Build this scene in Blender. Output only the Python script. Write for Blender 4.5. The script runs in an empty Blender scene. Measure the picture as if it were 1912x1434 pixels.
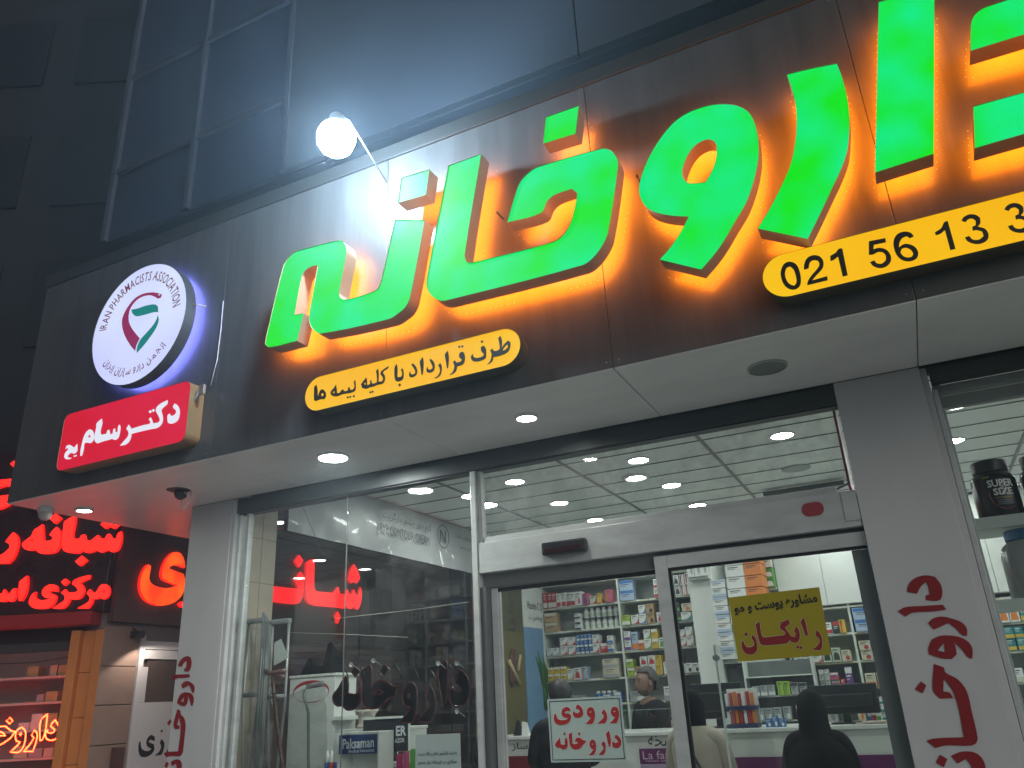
import bpy, bmesh, math, random
from math import radians, sin, cos, pi
from mathutils import Vector, Matrix
from mathutils.geometry import tessellate_polygon
random.seed(7)
S = bpy.context.scene
COL = S.collection

# ---------------------------------------------------------------- camera
CAM_POS = Vector((0.0, 0.0, 1.6))
FPX = 1482.425
RIGHT = Vector((0.89706298, 0.43915871, -0.04916943))
UP = Vector((0.20390199, -0.31263638, 0.92772974))
FWD = Vector((-0.39204844, 0.84225775, 0.36999986))
cd = bpy.data.cameras.new('camera')
cam = bpy.data.objects.new('camera', cd); COL.objects.link(cam)
cam.matrix_world = Matrix.Translation(CAM_POS) @ Matrix((RIGHT, UP, -FWD)).transposed().to_4x4()
cd.sensor_fit = 'HORIZONTAL'; cd.sensor_width = 36.0; cd.lens = 36.0 * FPX / 1912.0
cd.clip_start = 0.05; cd.clip_end = 800
S.camera = cam

# ---------------------------------------------------------------- night sky
w = bpy.data.worlds.new('World'); S.world = w; w.use_nodes = True
nt = w.node_tree; bg = nt.nodes['Background']
sky = nt.nodes.new('ShaderNodeTexSky'); sky.sky_type = 'NISHITA'; sky.sun_disc = False
sky.sun_elevation = radians(-5.0); sky.sun_rotation = radians(200)
nt.links.new(sky.outputs['Color'], bg.inputs['Color']); bg.inputs['Strength'].default_value = 0.012
# soft glow of the lit street in front of the shop: one low, very wide sun lamp
sl = bpy.data.lights.new('street_glow', 'SUN'); sl.energy = 2.5; sl.angle = radians(48); sl.color = (1.0, 0.97, 0.94)
so = bpy.data.objects.new('street_glow', sl); COL.objects.link(so); so.location = (3, -6, 4)
so.rotation_euler = (Vector((-0.80, 0.58, -0.20))).to_track_quat('-Z', 'Y').to_euler()
S.view_settings.view_transform = 'Standard'; S.view_settings.look = 'None'
S.view_settings.exposure = 0.0; S.view_settings.gamma = 1.0
S.cycles.max_bounces = 8; S.cycles.diffuse_bounces = 3; S.cycles.glossy_bounces = 3
S.cycles.transmission_bounces = 4; S.cycles.transparent_max_bounces = 12; S.cycles.volume_bounces = 0; S.cycles.volume_step_rate = 4
S.cycles.sample_clamp_indirect = 6.0; S.cycles.caustics_reflective = False; S.cycles.caustics_refractive = False
S.cycles.use_denoising = True

# ---------------------------------------------------------------- pixel of a traced outline -> point on a world plane
def ray(px, py): return RIGHT * (px - 956.0) - UP * (py - 717.0) + FWD * FPX
def on_y(Y):
    def f(px, py):
        r = ray(px, py); return CAM_POS + r * (Y / r.y)
    return f
def on_x(X):
    def f(px, py):
        r = ray(px, py); return CAM_POS + r * (X / r.x)
    return f
def on_plane(p0, n):
    def f(px, py):
        r = ray(px, py); return CAM_POS + r * ((p0 - CAM_POS).dot(n) / r.dot(n))
    return f

# ---------------------------------------------------------------- materials
MATS = {}
def _m(name):
    m = bpy.data.materials.new(name); m.use_nodes = True; MATS[name] = m
    return m, m.node_tree.nodes, m.node_tree.links, m.node_tree.nodes['Principled BSDF']
def mat(name, c, rough=0.5, metal=0.0, var=0.12, scale=6.0, bump=0.0, bscale=60.0, coat=0.0, spec=0.5, streak=None, samt=0.0):
    if name in MATS: return MATS[name]
    m, N, L, b = _m(name)
    b.inputs['Roughness'].default_value = rough; b.inputs['Metallic'].default_value = metal
    b.inputs['Specular IOR Level'].default_value = spec
    if coat: b.inputs['Coat Weight'].default_value = coat; b.inputs['Coat Roughness'].default_value = 0.05
    tc = N.new('ShaderNodeTexCoord')
    if var:
        n = N.new('ShaderNodeTexNoise'); n.inputs['Scale'].default_value = scale; n.inputs['Detail'].default_value = 6; n.inputs['Roughness'].default_value = 0.65
        L.new(tc.outputs['Object'], n.inputs['Vector'])
        r = N.new('ShaderNodeMix'); r.data_type = 'RGBA'
        r.inputs[6].default_value = (*[x * (1 - var) for x in c], 1); r.inputs[7].default_value = (*[min(1, x * (1 + var)) for x in c], 1)
        L.new(n.outputs['Fac'], r.inputs[0]); L.new(r.outputs[2], b.inputs['Base Color'])
        rr = N.new('ShaderNodeMapRange'); rr.inputs['To Min'].default_value = max(0, rough - 0.1); rr.inputs['To Max'].default_value = min(1, rough + 0.12)
        L.new(n.outputs['Fac'], rr.inputs['Value']); L.new(rr.outputs['Result'], b.inputs['Roughness'])
    else: b.inputs['Base Color'].default_value = (*c, 1)
    if streak:   # rain streaks, wiped dust and smudges
        mp = N.new('ShaderNodeMapping'); mp.inputs['Scale'].default_value = streak; L.new(tc.outputs['Object'], mp.inputs['Vector'])
        n3 = N.new('ShaderNodeTexNoise'); n3.inputs['Scale'].default_value = 1.0; n3.inputs['Detail'].default_value = 7; n3.inputs['Roughness'].default_value = 0.7; L.new(mp.outputs['Vector'], n3.inputs['Vector'])
        m3 = N.new('ShaderNodeMapRange'); m3.inputs['From Min'].default_value = 0.42; m3.inputs['From Max'].default_value = 0.72; m3.inputs['To Min'].default_value = 1.0; m3.inputs['To Max'].default_value = 1.0 - samt
        L.new(n3.outputs['Fac'], m3.inputs['Value']); mul = N.new('ShaderNodeMix'); mul.data_type = 'RGBA'; mul.blend_type = 'MULTIPLY'; mul.inputs[0].default_value = 1.0
        src = b.inputs['Base Color'].links[0].from_socket if b.inputs['Base Color'].links else None
        if src: L.new(src, mul.inputs[6])
        else: mul.inputs[6].default_value = (*c, 1)
        L.new(m3.outputs['Result'], mul.inputs[7]); L.new(mul.outputs[2], b.inputs['Base Color'])
    if bump:
        n2 = N.new('ShaderNodeTexNoise'); n2.inputs['Scale'].default_value = bscale; n2.inputs['Detail'].default_value = 5
        L.new(tc.outputs['Object'], n2.inputs['Vector'])
        bp = N.new('ShaderNodeBump'); bp.inputs['Strength'].default_value = bump; bp.inputs['Distance'].default_value = 0.01
        L.new(n2.outputs['Fac'], bp.inputs['Height']); L.new(bp.outputs['Normal'], b.inputs['Normal'])
    return m
def emit(name, c, s, c2=None, scale=3.0, base=(0.02, 0.02, 0.02)):
    if name in MATS: return MATS[name]
    m, N, L, b = _m(name)
    b.inputs['Base Color'].default_value = (*base, 1); b.inputs['Roughness'].default_value = 0.6; b.inputs['Specular IOR Level'].default_value = 0.12
    b.inputs['Emission Color'].default_value = (*c, 1); b.inputs['Emission Strength'].default_value = s
    if c2:
        tc = N.new('ShaderNodeTexCoord'); n = N.new('ShaderNodeTexNoise'); n.inputs['Scale'].default_value = scale; n.inputs['Detail'].default_value = 1.5
        L.new(tc.outputs['Object'], n.inputs['Vector'])
        cr = N.new('ShaderNodeValToRGB'); cr.color_ramp.elements[0].position = 0.36; cr.color_ramp.elements[1].position = 0.66
        cr.color_ramp.elements[0].color = (*c, 1); cr.color_ramp.elements[1].color = (*c2, 1)
        L.new(n.outputs['Fac'], cr.inputs['Fac']); L.new(cr.outputs['Color'], b.inputs['Emission Color'])
    return m
def glass(name, tint=(0.9, 0.95, 0.93), refl=0.10, dirt=0.0):
    if name in MATS: return MATS[name]
    m = bpy.data.materials.new(name); m.use_nodes = True; MATS[name] = m
    N, L = m.node_tree.nodes, m.node_tree.links; N.clear()
    out = N.new('ShaderNodeOutputMaterial'); t = N.new('ShaderNodeBsdfTransparent'); t.inputs['Color'].default_value = (*tint, 1)
    g = N.new('ShaderNodeBsdfGlossy'); g.inputs['Roughness'].default_value = 0.015
    fr = N.new('ShaderNodeLayerWeight'); pw = N.new('ShaderNodeMath'); pw.operation = 'POWER'; pw.inputs[1].default_value = 5.0
    L.new(fr.outputs['Facing'], pw.inputs[0])
    ma = N.new('ShaderNodeMath'); ma.operation = 'MULTIPLY_ADD'; ma.inputs[1].default_value = 0.9; ma.inputs[2].default_value = refl
    L.new(pw.outputs[0], ma.inputs[0])
    mx = N.new('ShaderNodeMixShader'); L.new(ma.outputs[0], mx.inputs['Fac']); L.new(t.outputs[0], mx.inputs[1]); L.new(g.outputs[0], mx.inputs[2])
    last = mx
    if dirt:
        d = N.new('ShaderNodeBsdfDiffuse'); d.inputs['Color'].default_value = (0.6, 0.6, 0.58, 1)
        tc = N.new('ShaderNodeTexCoord'); n = N.new('ShaderNodeTexNoise'); n.inputs['Scale'].default_value = 4; n.inputs['Detail'].default_value = 8; n.inputs['Roughness'].default_value = 0.7
        L.new(tc.outputs['Object'], n.inputs['Vector'])
        mr = N.new('ShaderNodeMapRange'); mr.inputs['From Min'].default_value = 0.45; mr.inputs['From Max'].default_value = 0.8; mr.inputs['To Max'].default_value = dirt
        L.new(n.outputs['Fac'], mr.inputs['Value'])
        m2 = N.new('ShaderNodeMixShader'); L.new(mr.outputs['Result'], m2.inputs['Fac']); L.new(mx.outputs[0], m2.inputs[1]); L.new(d.outputs[0], m2.inputs[2]); last = m2
    L.new(last.outputs[0], out.inputs['Surface'])
    return m

# ---------------------------------------------------------------- object helpers
def mesh_obj(name, me, parent=None, loc=None):
    o = bpy.data.objects.new(name, me); COL.objects.link(o)
    if parent is not None: o.parent = parent
    if loc is not None: o.location = loc
    return o
def tag(o, label=None, cat=None, group=None, kind=None):
    if label: o['label'] = label
    if cat: o['category'] = cat
    if group: o['group'] = group
    if kind: o['kind'] = kind
    return o
def thing(name, label, cat, loc=(0, 0, 0), rotz=0.0, group=None):
    o = bpy.data.objects.new(name, None); COL.objects.link(o); o.empty_display_size = 0.1
    o.location = loc; o.rotation_euler = (0, 0, rotz)
    return tag(o, label, cat, group)
def inv_of(p):
    M = Matrix.Identity(4)
    while p is not None:
        M = (Matrix.Translation(p.location) @ p.rotation_euler.to_matrix().to_4x4() @ Matrix.Diagonal((*p.scale, 1))) @ M
        p = p.parent
    return M.inverted()
class MB:
    """collects world-space geometry with material slots, links it as ONE mesh object"""
    def __init__(s): s.v = []; s.f = []; s.mi = []; s.sm = []; s.cur = 0; s.smooth = False
    def slot(s, i): s.cur = i; return s
    def add(s, vs, fs):
        k = len(s.v); s.v += [Vector(v) for v in vs]
        for f in fs: s.f.append([i + k for i in f]); s.mi.append(s.cur); s.sm.append(s.smooth)
        return s
    def box(s, x0, x1, y0, y1, z0, z1):
        vs = [(x, y, z) for x in (x0, x1) for y in (y0, y1) for z in (z0, z1)]
        return s.add(vs, [(0, 1, 3, 2), (4, 6, 7, 5), (0, 4, 5, 1), (2, 3, 7, 6), (0, 2, 6, 4), (1, 5, 7, 3)])
    def bbox(s, x0, x1, y0, y1, z0, z1, b=0.004):
        bm = bmesh.new(); bmesh.ops.create_cube(bm, size=1)
        for v in bm.verts: v.co = Vector(((x0 + x1) / 2 + v.co.x * (x1 - x0), (y0 + y1) / 2 + v.co.y * (y1 - y0), (z0 + z1) / 2 + v.co.z * (z1 - z0)))
        b = min(b, abs(x1 - x0) * .45, abs(y1 - y0) * .45, abs(z1 - z0) * .45)
        bmesh.ops.bevel(bm, geom=bm.edges[:], offset=b, segments=2, affect='EDGES', profile=0.6)
        return s.frombm(bm)
    def frombm(s, bm, M=None):
        bm.verts.index_update()
        vs = [(M @ v.co) if M else v.co.copy() for v in bm.verts]; fs = [[v.index for v in f.verts] for f in bm.faces]; bm.free()
        return s.add(vs, fs)
    def quad(s, a, b, c, d): return s.add([a, b, c, d], [(0, 1, 2, 3)])
    def tube(s, pts, r, n=8, closed=False, r2=None):
        pts = [Vector(p) for p in pts]; m = len(pts); rings = []
        for i, p in enumerate(pts):
            a = pts[(i - 1) % m] if (closed or i > 0) else p; c = pts[(i + 1) % m] if (closed or i < m - 1) else p
            t = (c - a).normalized() if (c - a).length > 1e-9 else Vector((0, 0, 1))
            ref = Vector((0, 0, 1)) if abs(t.z) < 0.9 else Vector((1, 0, 0))
            u = t.cross(ref).normalized(); v = t.cross(u).normalized()
            rr = r if r2 is None else r + (r2 - r) * i / max(1, m - 1)
            rings.append([p + (u * cos(2 * pi * k / n) + v * sin(2 * pi * k / n)) * rr for k in range(n)])
        sm = s.smooth; s.smooth = True
        vs = [q for g in rings for q in g]; fs = []
        for i in range(m if closed else m - 1):
            j = (i + 1) % m
            for k in range(n): fs.append((i * n + k, i * n + (k + 1) % n, j * n + (k + 1) % n, j * n + k))
        if not closed: fs += [tuple(range(n - 1, -1, -1)), tuple((m - 1) * n + k for k in range(n))]
        s.add(vs, fs); s.smooth = sm; return s
    def lathe(s, prof, c, n=24, axis='Z', smooth=True):
        c = Vector(c); vs = []; fs = []; m = len(prof)
        for r, h in prof:
            for k in range(n):
                a = 2 * pi * k / n
                p = Vector((r * cos(a), r * sin(a), h))
                if axis == 'Y': p = Vector((p.x, p.z, p.y))
                vs.append(c + p)
        for i in range(m - 1):
            for k in range(n): fs.append((i * n + k, i * n + (k + 1) % n, (i + 1) * n + (k + 1) % n, (i + 1) * n + k))
        sm = s.smooth; s.smooth = smooth; s.add(vs, fs); s.smooth = sm
        return s
    def loft(s, rings, n=20, cap=True):
        """rings: (cx, cy, cz, rx, ry[, yaw])"""
        vs = []; fs = []
        for R in rings:
            cx, cy, cz, rx, ry = R[:5]; yaw = R[5] if len(R) > 5 else 0
            for k in range(n):
                a = 2 * pi * k / n; x = rx * cos(a); y = ry * sin(a)
                vs.append((cx + x * cos(yaw) - y * sin(yaw), cy + x * sin(yaw) + y * cos(yaw), cz))
        m = len(rings)
        for i in range(m - 1):
            for k in range(n): fs.append((i * n + k, i * n + (k + 1) % n, (i + 1) * n + (k + 1) % n, (i + 1) * n + k))
        if cap: fs += [tuple(range(n - 1, -1, -1)), tuple((m - 1) * n + k for k in range(n))]
        sm = s.smooth; s.smooth = True; s.add(vs, fs); s.smooth = sm
        return s
    def shape(s, outs, fn, fn2=None):
        """outs: list of polygons [outer, hole...] groups in 2D; fn maps 2D -> world front; fn2 -> world back gives side walls only"""
        for grp in outs:
            loops = [[Vector((x, y, 0)) for x, y in lp] for lp in grp]
            flat = [p for lp in loops for p in lp]
            if fn2 is None:
                tris = tessellate_polygon(loops); s.add([fn(p.x, p.y) for p in flat], [tuple(t) for t in tris])
            else:
                for lp in loops:
                    k = len(lp); vs = [fn(p.x, p.y) for p in lp] + [fn2(p.x, p.y) for p in lp]
                    s.add(vs, [(i, (i + 1) % k, k + (i + 1) % k, k + i) for i in range(k)])
        return s
    def build(s, name, mats, parent=None, label=None, cat=None, group=None, kind=None, fix=True):
        me = bpy.data.meshes.new(name)
        if parent is not None: M = inv_of(parent); vs = [M @ v for v in s.v]; loc = None
        else:
            lo = Vector([min(v[i] for v in s.v) for i in range(3)]); hi = Vector([max(v[i] for v in s.v) for i in range(3)])
            loc = Vector(((lo.x + hi.x) / 2, (lo.y + hi.y) / 2, lo.z)); vs = [v - loc for v in s.v]
        me.from_pydata([tuple(v) for v in vs], [], s.f)
        if not isinstance(mats, (list, tuple)): mats = [mats]
        for m in mats: me.materials.append(m)
        me.polygons.foreach_set('material_index', s.mi); me.polygons.foreach_set('use_smooth', s.sm)
        me.update()
        if fix:
            bm = bmesh.new(); bm.from_mesh(me); bmesh.ops.recalc_face_normals(bm, faces=bm.faces); bm.to_mesh(me); bm.free()
        o = mesh_obj(name, me, parent, loc)
        return tag(o, label, cat, group, kind)

def smooth2d(pts, ang=48, sub=4):
    """rounds the gentle corners of a traced outline, keeps the sharp ones"""
    n = len(pts); P = [Vector(p) for p in pts]; hard = []
    for i in range(n):
        a = P[i] - P[i - 1]; b = P[(i + 1) % n] - P[i]
        hard.append(a.length < 1e-6 or b.length < 1e-6 or a.angle(b) > radians(ang))
    out = []
    for i in range(n):
        p1, p2 = P[i], P[(i + 1) % n]; L = (p2 - p1).length
        d0 = (p2 - P[i - 1]); t1 = (p2 - p1) if hard[i] else d0.normalized() * L
        d1 = (P[(i + 2) % n] - p1); t2 = (p2 - p1) if hard[(i + 1) % n] else d1.normalized() * L
        out.append((p1.x, p1.y))
        if hard[i] and hard[(i + 1) % n]: continue
        for k in range(1, sub):
            t = k / sub; h1 = 2*t**3 - 3*t**2 + 1; h2 = -2*t**3 + 3*t**2; h3 = t**3 - 2*t**2 + t; h4 = t**3 - t**2
            q = p1 * h1 + p2 * h2 + t1 * h3 + t2 * h4; out.append((q.x, q.y))
    return out
def P(s):
    """'x,y x,y ...' -> points"""
    return [tuple(float(c) for c in q.split(',')) for q in s.split()]
def glyphs(lines, scale, ox, oy, ang=48, sub=4):
    """lines: list of strings 'outer | hole | hole' in the enlarged crop's pixels -> polygon groups in photo pixels"""
    res = []
    for ln in lines:
        res.append([[(ox + x / scale, oy + y / scale) for x, y in smooth2d(P(part), ang, sub)] for part in ln.split('|')])
    return res
def rrect(x0, x1, z0, z1, r, n=8):
    pts = []
    for cx, cz, a0 in ((x1 - r, z1 - r, 0), (x0 + r, z1 - r, 90), (x0 + r, z0 + r, 180), (x1 - r, z0 + r, 270)):
        for k in range(n + 1):
            a = radians(a0 + 90 * k / n); pts.append((cx + r * cos(a), cz + r * sin(a)))
    return pts
def yplane(Y): return lambda x, z: Vector((x, Y, z))
def slab(mb, poly, y_front, y_back):
    """closed prism of a polygon in the XZ plane"""
    mb.shape([[poly]], yplane(y_front)); mb.shape([[poly]], yplane(y_front), yplane(y_back)); mb.shape([[poly]], yplane(y_back))
    return mb

# ---------------------------------------------------------------- writing in the built-in font
AR = {'ا': 'ﺍﺎ', 'آ': 'ﺁﺂ', 'ب': 'ﺏﺐﺑﺒ', 'پ': '\ufb56\ufb57\ufb58\ufb59', 'ت': '\ufe95\ufe96\ufe97\ufe98', 'ج': '\ufe9d\ufe9e\ufe9f\ufea0', 'چ': '\ufb7a\ufb7b\ufb7c\ufb7d',
      'خ': '\ufea5\ufea6\ufea7\ufea8', 'د': '\ufea9\ufeaa', 'ر': '\ufead\ufeae', 'ز': '\ufeaf\ufeb0', 'س': '\ufeb1\ufeb2\ufeb3\ufeb4', 'ش': '\ufeb5\ufeb6\ufeb7\ufeb8',
      'ط': '\ufec1\ufec2\ufec3\ufec4', 'ف': '\ufed1\ufed2\ufed3\ufed4', 'ق': '\ufed5\ufed6\ufed7\ufed8', 'ک': '\ufb8e\ufb8f\ufb90\ufb91', 'گ': '\ufb92\ufb93\ufb94\ufb95',
      'ل': '\ufedd\ufede\ufedf\ufee0', 'م': '\ufee1\ufee2\ufee3\ufee4', 'ن': '\ufee5\ufee6\ufee7\ufee8', 'و': '\ufeed\ufeee', 'ه': '\ufee9\ufeea\ufeeb\ufeec', 'ی': '\ufbfc\ufbfd\ufbfe\ufbff', 'ح': '\ufea1\ufea2\ufea3\ufea4'}
def shape_fa(s):
    out = []
    for i, ch in enumerate(s):
        if ch not in AR: out.append(ch); continue
        prev = i > 0 and s[i - 1] in AR and len(AR[s[i - 1]]) == 4
        nxt = i < len(s) - 1 and s[i + 1] in AR
        f = AR[ch]
        if len(f) == 2: out.append(f[1] if prev else f[0])
        else: out.append(f[3] if prev and nxt else f[1] if prev else f[2] if nxt else f[0])
    return ''.join(reversed(out))
_TXT = {}
def text_geo(s, bold=0.0, fa=False):
    key = (s, bold, fa)
    if key in _TXT: return _TXT[key]
    c = bpy.data.curves.new('lettering', 'FONT'); c.body = shape_fa(s) if fa else s; c.size = 1; c.offset = bold; c.resolution_u = 2
    o = bpy.data.objects.new('lettering', c); me = o.to_mesh()
    vs = [v.co.copy() for v in me.vertices]; fs = [list(p.vertices) for p in me.polygons]
    par = list(range(len(vs)))
    def find(a):
        while par[a] != a: par[a] = par[par[a]]; a = par[a]
        return a
    for f in fs:
        for q in f[1:]: par[find(q)] = find(f[0])
    ids = {}
    for i, v in enumerate(vs): v.z = 0.004 * (ids.setdefault(find(i), len(ids)) % 5)
    o.to_mesh_clear(); bpy.data.objects.remove(o); bpy.data.curves.remove(c)
    x0 = min(v.x for v in vs); x1 = max(v.x for v in vs); y0 = min(v.y for v in vs); y1 = max(v.y for v in vs)
    _TXT[key] = (vs, fs, (x0, x1, y0, y1)); return _TXT[key]
def put_text(mb, s, org, ux, uy, width=None, height=None, bold=0.0, fa=False, anchor='c'):
    """writes s centred on org in the plane of unit vectors ux, uy; ux x uy must point at the reader"""
    vs, fs, (x0, x1, y0, y1) = text_geo(s, bold, fa)
    sx = width / (x1 - x0) if width else height / (y1 - y0); sy = height / (y1 - y0) if height else sx
    ux = Vector(ux); uy = Vector(uy); un = ux.cross(uy).normalized(); org = Vector(org)
    cx = (x0 + x1) / 2; cy = (y0 + y1) / 2
    mb.add([org + ux * ((v.x - cx) * sx) + uy * ((v.y - cy) * sy) + un * (v.z * min(sx, sy)) for v in vs], fs)
    return mb
# ---------------------------------------------------------------- palette
M_fascia = mat('fascia_composite', (0.078, 0.078, 0.077), 0.40, 0.10, var=0.16, scale=1.6, coat=0.15, streak=(9, 9, 0.7), samt=0.35)
M_cap = mat('fascia_trim', (0.03, 0.031, 0.03), 0.5, 0.1)
M_soffit = mat('soffit_composite', (0.68, 0.67, 0.64), 0.34, 0.0, var=0.09, scale=2.2, bump=0.05, bscale=5, streak=(1.2, 4, 4), samt=0.15)
M_pillar = mat('pillar_composite', (0.50, 0.505, 0.50), 0.42, 0.0, var=0.05, scale=3.0, streak=(5, 5, 1.6), samt=0.07)
M_dark = mat('dark_gap', (0.012, 0.013, 0.013), 0.55)
M_rail = mat('dark_aluminium', (0.05, 0.055, 0.055), 0.4, 0.4)
M_alu = mat('light_aluminium', (0.50, 0.53, 0.515), 0.38, 0.15, var=0.06, streak=(3, 3, 9), samt=0.25)
M_white = mat('white_laminate', (0.66, 0.69, 0.66), 0.4, var=0.05)
M_shelf = mat('shelf_laminate', (0.62, 0.66, 0.62), 0.45, var=0.05)
M_ceil = mat('ceiling_tile', (0.76, 0.80, 0.77), 0.7, var=0.05, scale=3, bump=0.05, bscale=120)
M_grid = mat('ceiling_grid', (0.2, 0.21, 0.21), 0.5)
M_tile = mat('beige_stone', (0.36, 0.30, 0.235), 0.45, var=0.22, scale=5, bump=0.05, bscale=30)
M_upper = mat('upper_cladding', (0.027, 0.031, 0.036), 0.6, 0.0, var=0.08, scale=0.8)
M_pane = mat('curtain_glazing', (0.02, 0.028, 0.045), 0.45, 0.0, var=0.15, scale=0.6, spec=0.7)
M_mull = mat('curtain_mullion', (0.035, 0.04, 0.05), 0.6, 0.0)
M_floor = mat('shop_floor', (0.66, 0.66, 0.63), 0.25, var=0.1)
M_pave = mat('pavement_slabs', (0.46, 0.45, 0.43), 0.7, var=0.25, scale=2, bump=0.2, bscale=20)
M_road = mat('asphalt', (0.05, 0.05, 0.052), 0.8, var=0.3, scale=8, bump=0.3, bscale=80)
M_black = mat('black_plastic', (0.015, 0.015, 0.017), 0.35)
M_red = mat('red_vinyl', (0.22, 0.008, 0.01), 0.4, var=0.08)
G_shop = glass('shop_glass', (0.95, 0.97, 0.96), 0.03, 0.03)
G_trans = glass('transom_glass', (0.94, 0.96, 0.95), 0.03, 0.24)
G_side = glass('smoked_glass', (0.74, 0.68, 0.67), 0.06)
M_disc = emit('led_disc', (1.0, 1.0, 0.97), 26.0)
M_ring = mat('lamp_ring', (0.72, 0.72, 0.70), 0.3)

# ---------------------------------------------------------------- ground
MB().box(-200, 200, -200, 200, -0.25, -0.154).build('ground', mat('far_ground', (0.08, 0.08, 0.08), 0.8), kind='structure')
MB().box(-40, 40, -40, -2.2, -0.16, -0.15).build('road', M_road, kind='structure')
MB().box(-40, 40, -2.2, 3.98, -0.17, -0.004).build('pavement', M_pave, kind='structure')

# ---------------------------------------------------------------- the pharmacy building
B = thing('pharmacy_building', 'pharmacy shopfront with dark grey fascia, pale pillars and glazed entrance', 'building', (-2.0, 4.0, 0))
XL, XR, YF, ZB, ZT = -5.25, 3.2, 3.22, 2.984, 4.60
seams = [XL, -3.447, -2.228, -0.988, 0.269, 1.51, 2.75, XR]
m = MB()
for a, b in zip(seams, seams[1:]): m.bbox(a + 0.0015, b - 0.0015, YF, YF + 0.02, ZB, ZT, 0.0015)
m.bbox(XL - 0.0, XL + 0.02, YF + 0.022, 4.95, ZB, ZT, 0.0015)
m.build('fascia', M_fascia, B)
m = MB().box(XL + 0.022, XR, YF + 0.022, YF + 0.06, ZB + 0.02, ZT - 0.002); m.build('fascia_backing', M_dark, B)
m = MB().bbox(XL - 0.012, XR, YF - 0.012, YF + 0.05, ZT + 0.001, ZT + 0.095, 0.004).box(XL, XR, YF + 0.052, 4.29, ZT + 0.05, ZT + 0.085)
m.build('fascia_cap', M_cap, B)
# recess over the fascia and the upper storeys
m = MB().box(XL, XR, 4.30, 4.36, ZT - 0.2, 5.205); m.build('recess_wall', M_dark, B)
m = MB()
ux = [-3.385, -1.115, 1.16, 3.44]; uz = [5.21, 8.3, 11.4]
for a, b in zip(ux, ux[1:]):
    for c, d in zip(uz, uz[1:]): m.bbox(a + 0.004, b - 0.004, 3.60, 3.63, c + 0.004, d - 0.004, 0.002)
m.box(-3.385, 3.44, 3.632, 3.66, 5.22, 11.4).box(XL, 3.44, 3.662, 4.30, 5.21, 5.25)
m.build('upper_wall', M_upper, B)
cw = MB()
mx = [-5.25, -4.345, -3.405]; mz = [5.21, 5.88, 6.885, 7.89, 8.9, 9.9, 10.9]
for a, b in zip(mx, mx[1:]):
    for c, d in zip(mz, mz[1:]): cw.box(a, b, 3.625, 3.632, c, d)
cw.box(XL, XL + 0.006, 3.64, 9.0, 5.25, 11.0)
cwo = cw.build('curtain_wall', M_pane, B)
mm = MB()
for x in mx: mm.bbox(x - 0.024, x + 0.024, 3.585, 3.622, 5.21, 11, 0.003)
for z in mz[1:]:
    for a, b in zip(mx, mx[1:]): mm.bbox(a + 0.026, b - 0.026, 3.592, 3.62, z - 0.026, z + 0.026, 0.003)
mm.build('mullions', M_mull, cwo)
# screws and sealed joints of the cladding
sc = MB()
for a, b in zip(seams, seams[1:]):
    for x in (a + 0.03, b - 0.03):
        for z in (ZB + 0.03, ZT - 0.03): sc.lathe([(0.005, 0), (0.004, -0.0018), (0, -0.0022)], (x, YF, z), 8, 'Y')
tag(sc.build('screws', mat('screw_zinc', (0.2, 0.2, 0.2), 0.4, 0.7), B), kind='stuff')
# soffit
m = MB()
for a, b in zip(seams, seams[1:]): m.bbox(a + 0.0022, b - 0.0022, YF + 0.004, 3.998, ZB - 0.006, ZB + 0.012, 0.0015)
m.bbox(XL + 0.0022, -4.40, 4.002, 4.52, ZB - 0.006, ZB + 0.012, 0.0015).bbox(XL + 0.0022, -4.40, 4.525, 4.95, ZB - 0.006, ZB + 0.012, 0.0015)
m.build('soffit', M_soffit, B)
m = MB().box(XL + 0.03, XR, YF + 0.07, 4.0, ZB + 0.014, ZB + 0.03).box(XL + 0.03, -4.40, 4.0, 4.94, ZB + 0.014, ZB + 0.03)
m.build('soffit_backing', M_dark, B)
# pillars with their lettering
PT = ["305,545 315,510 350,480 400,468 445,475 475,515 483,560 475,590 450,597 400,592 400,568 420,565 410,520 400,502 375,525 355,560 310,552",
      "258,648 295,628 380,622 485,615 503,640 430,650 335,655 297,676", "410,708 435,685 480,675 530,685 580,705 605,735 607,772 585,770 550,735 515,708 440,740",
      "415,865 413,830 430,790 470,772 520,770 570,778 610,800 633,835 633,887 612,880 580,840 540,800 550,830 555,865 530,888 480,885 | 460,845 490,808 497,855",
      "440,912 490,930 500,957 560,990 605,1050 630,1150 660,1285 652,1312 625,1323 500,1322 447,1335 403,1298 440,1287 590,1280 565,1140 535,1050 490,985 487,1050 520,1056 538,1084 470,1087 437,1050 433,1010",
      "375,1000 402,1020 385,1060 345,1040", "470,1368 508,1390 490,1432 450,1408",
      "525,1375 570,1355 620,1352 660,1365 690,1400 705,1460 745,1600 735,1640 690,1660 620,1655 560,1690 500,1700 480,1640 520,1600 660,1590 640,1500 625,1420 600,1390 560,1413"]
gp = glyphs(PT, 2.687, 1580, 900, 42)
f4 = on_y(3.997)
rp = MB().bbox(-0.115, 0.27, 4.0, 4.16, 0, ZB - 0.008, 0.003).bbox(0.272, 0.30, 4.03, 4.15, 0, ZB - 0.008, 0.002).build('pillar', M_pillar, B)
MB().shape(gp, f4).build('lettering', M_red, rp)
lp = MB().bbox(-4.397, -4.02, 4.0, 4.16, 0, ZB - 0.008, 0.003).bbox(-4.018, -3.988, 4.004, 4.10, 0, ZB - 0.008, 0.002).build('pillar', M_pillar, B)
gl = lambda px, py: (lambda q: Vector((-4.285 + (q.x - 0.112) * 0.86 , q.y, 1.985 + (q.z - 2.034) * 0.87)))(f4(px, py))
MB().shape(gp, gl).build('lettering', M_red, lp)
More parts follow.
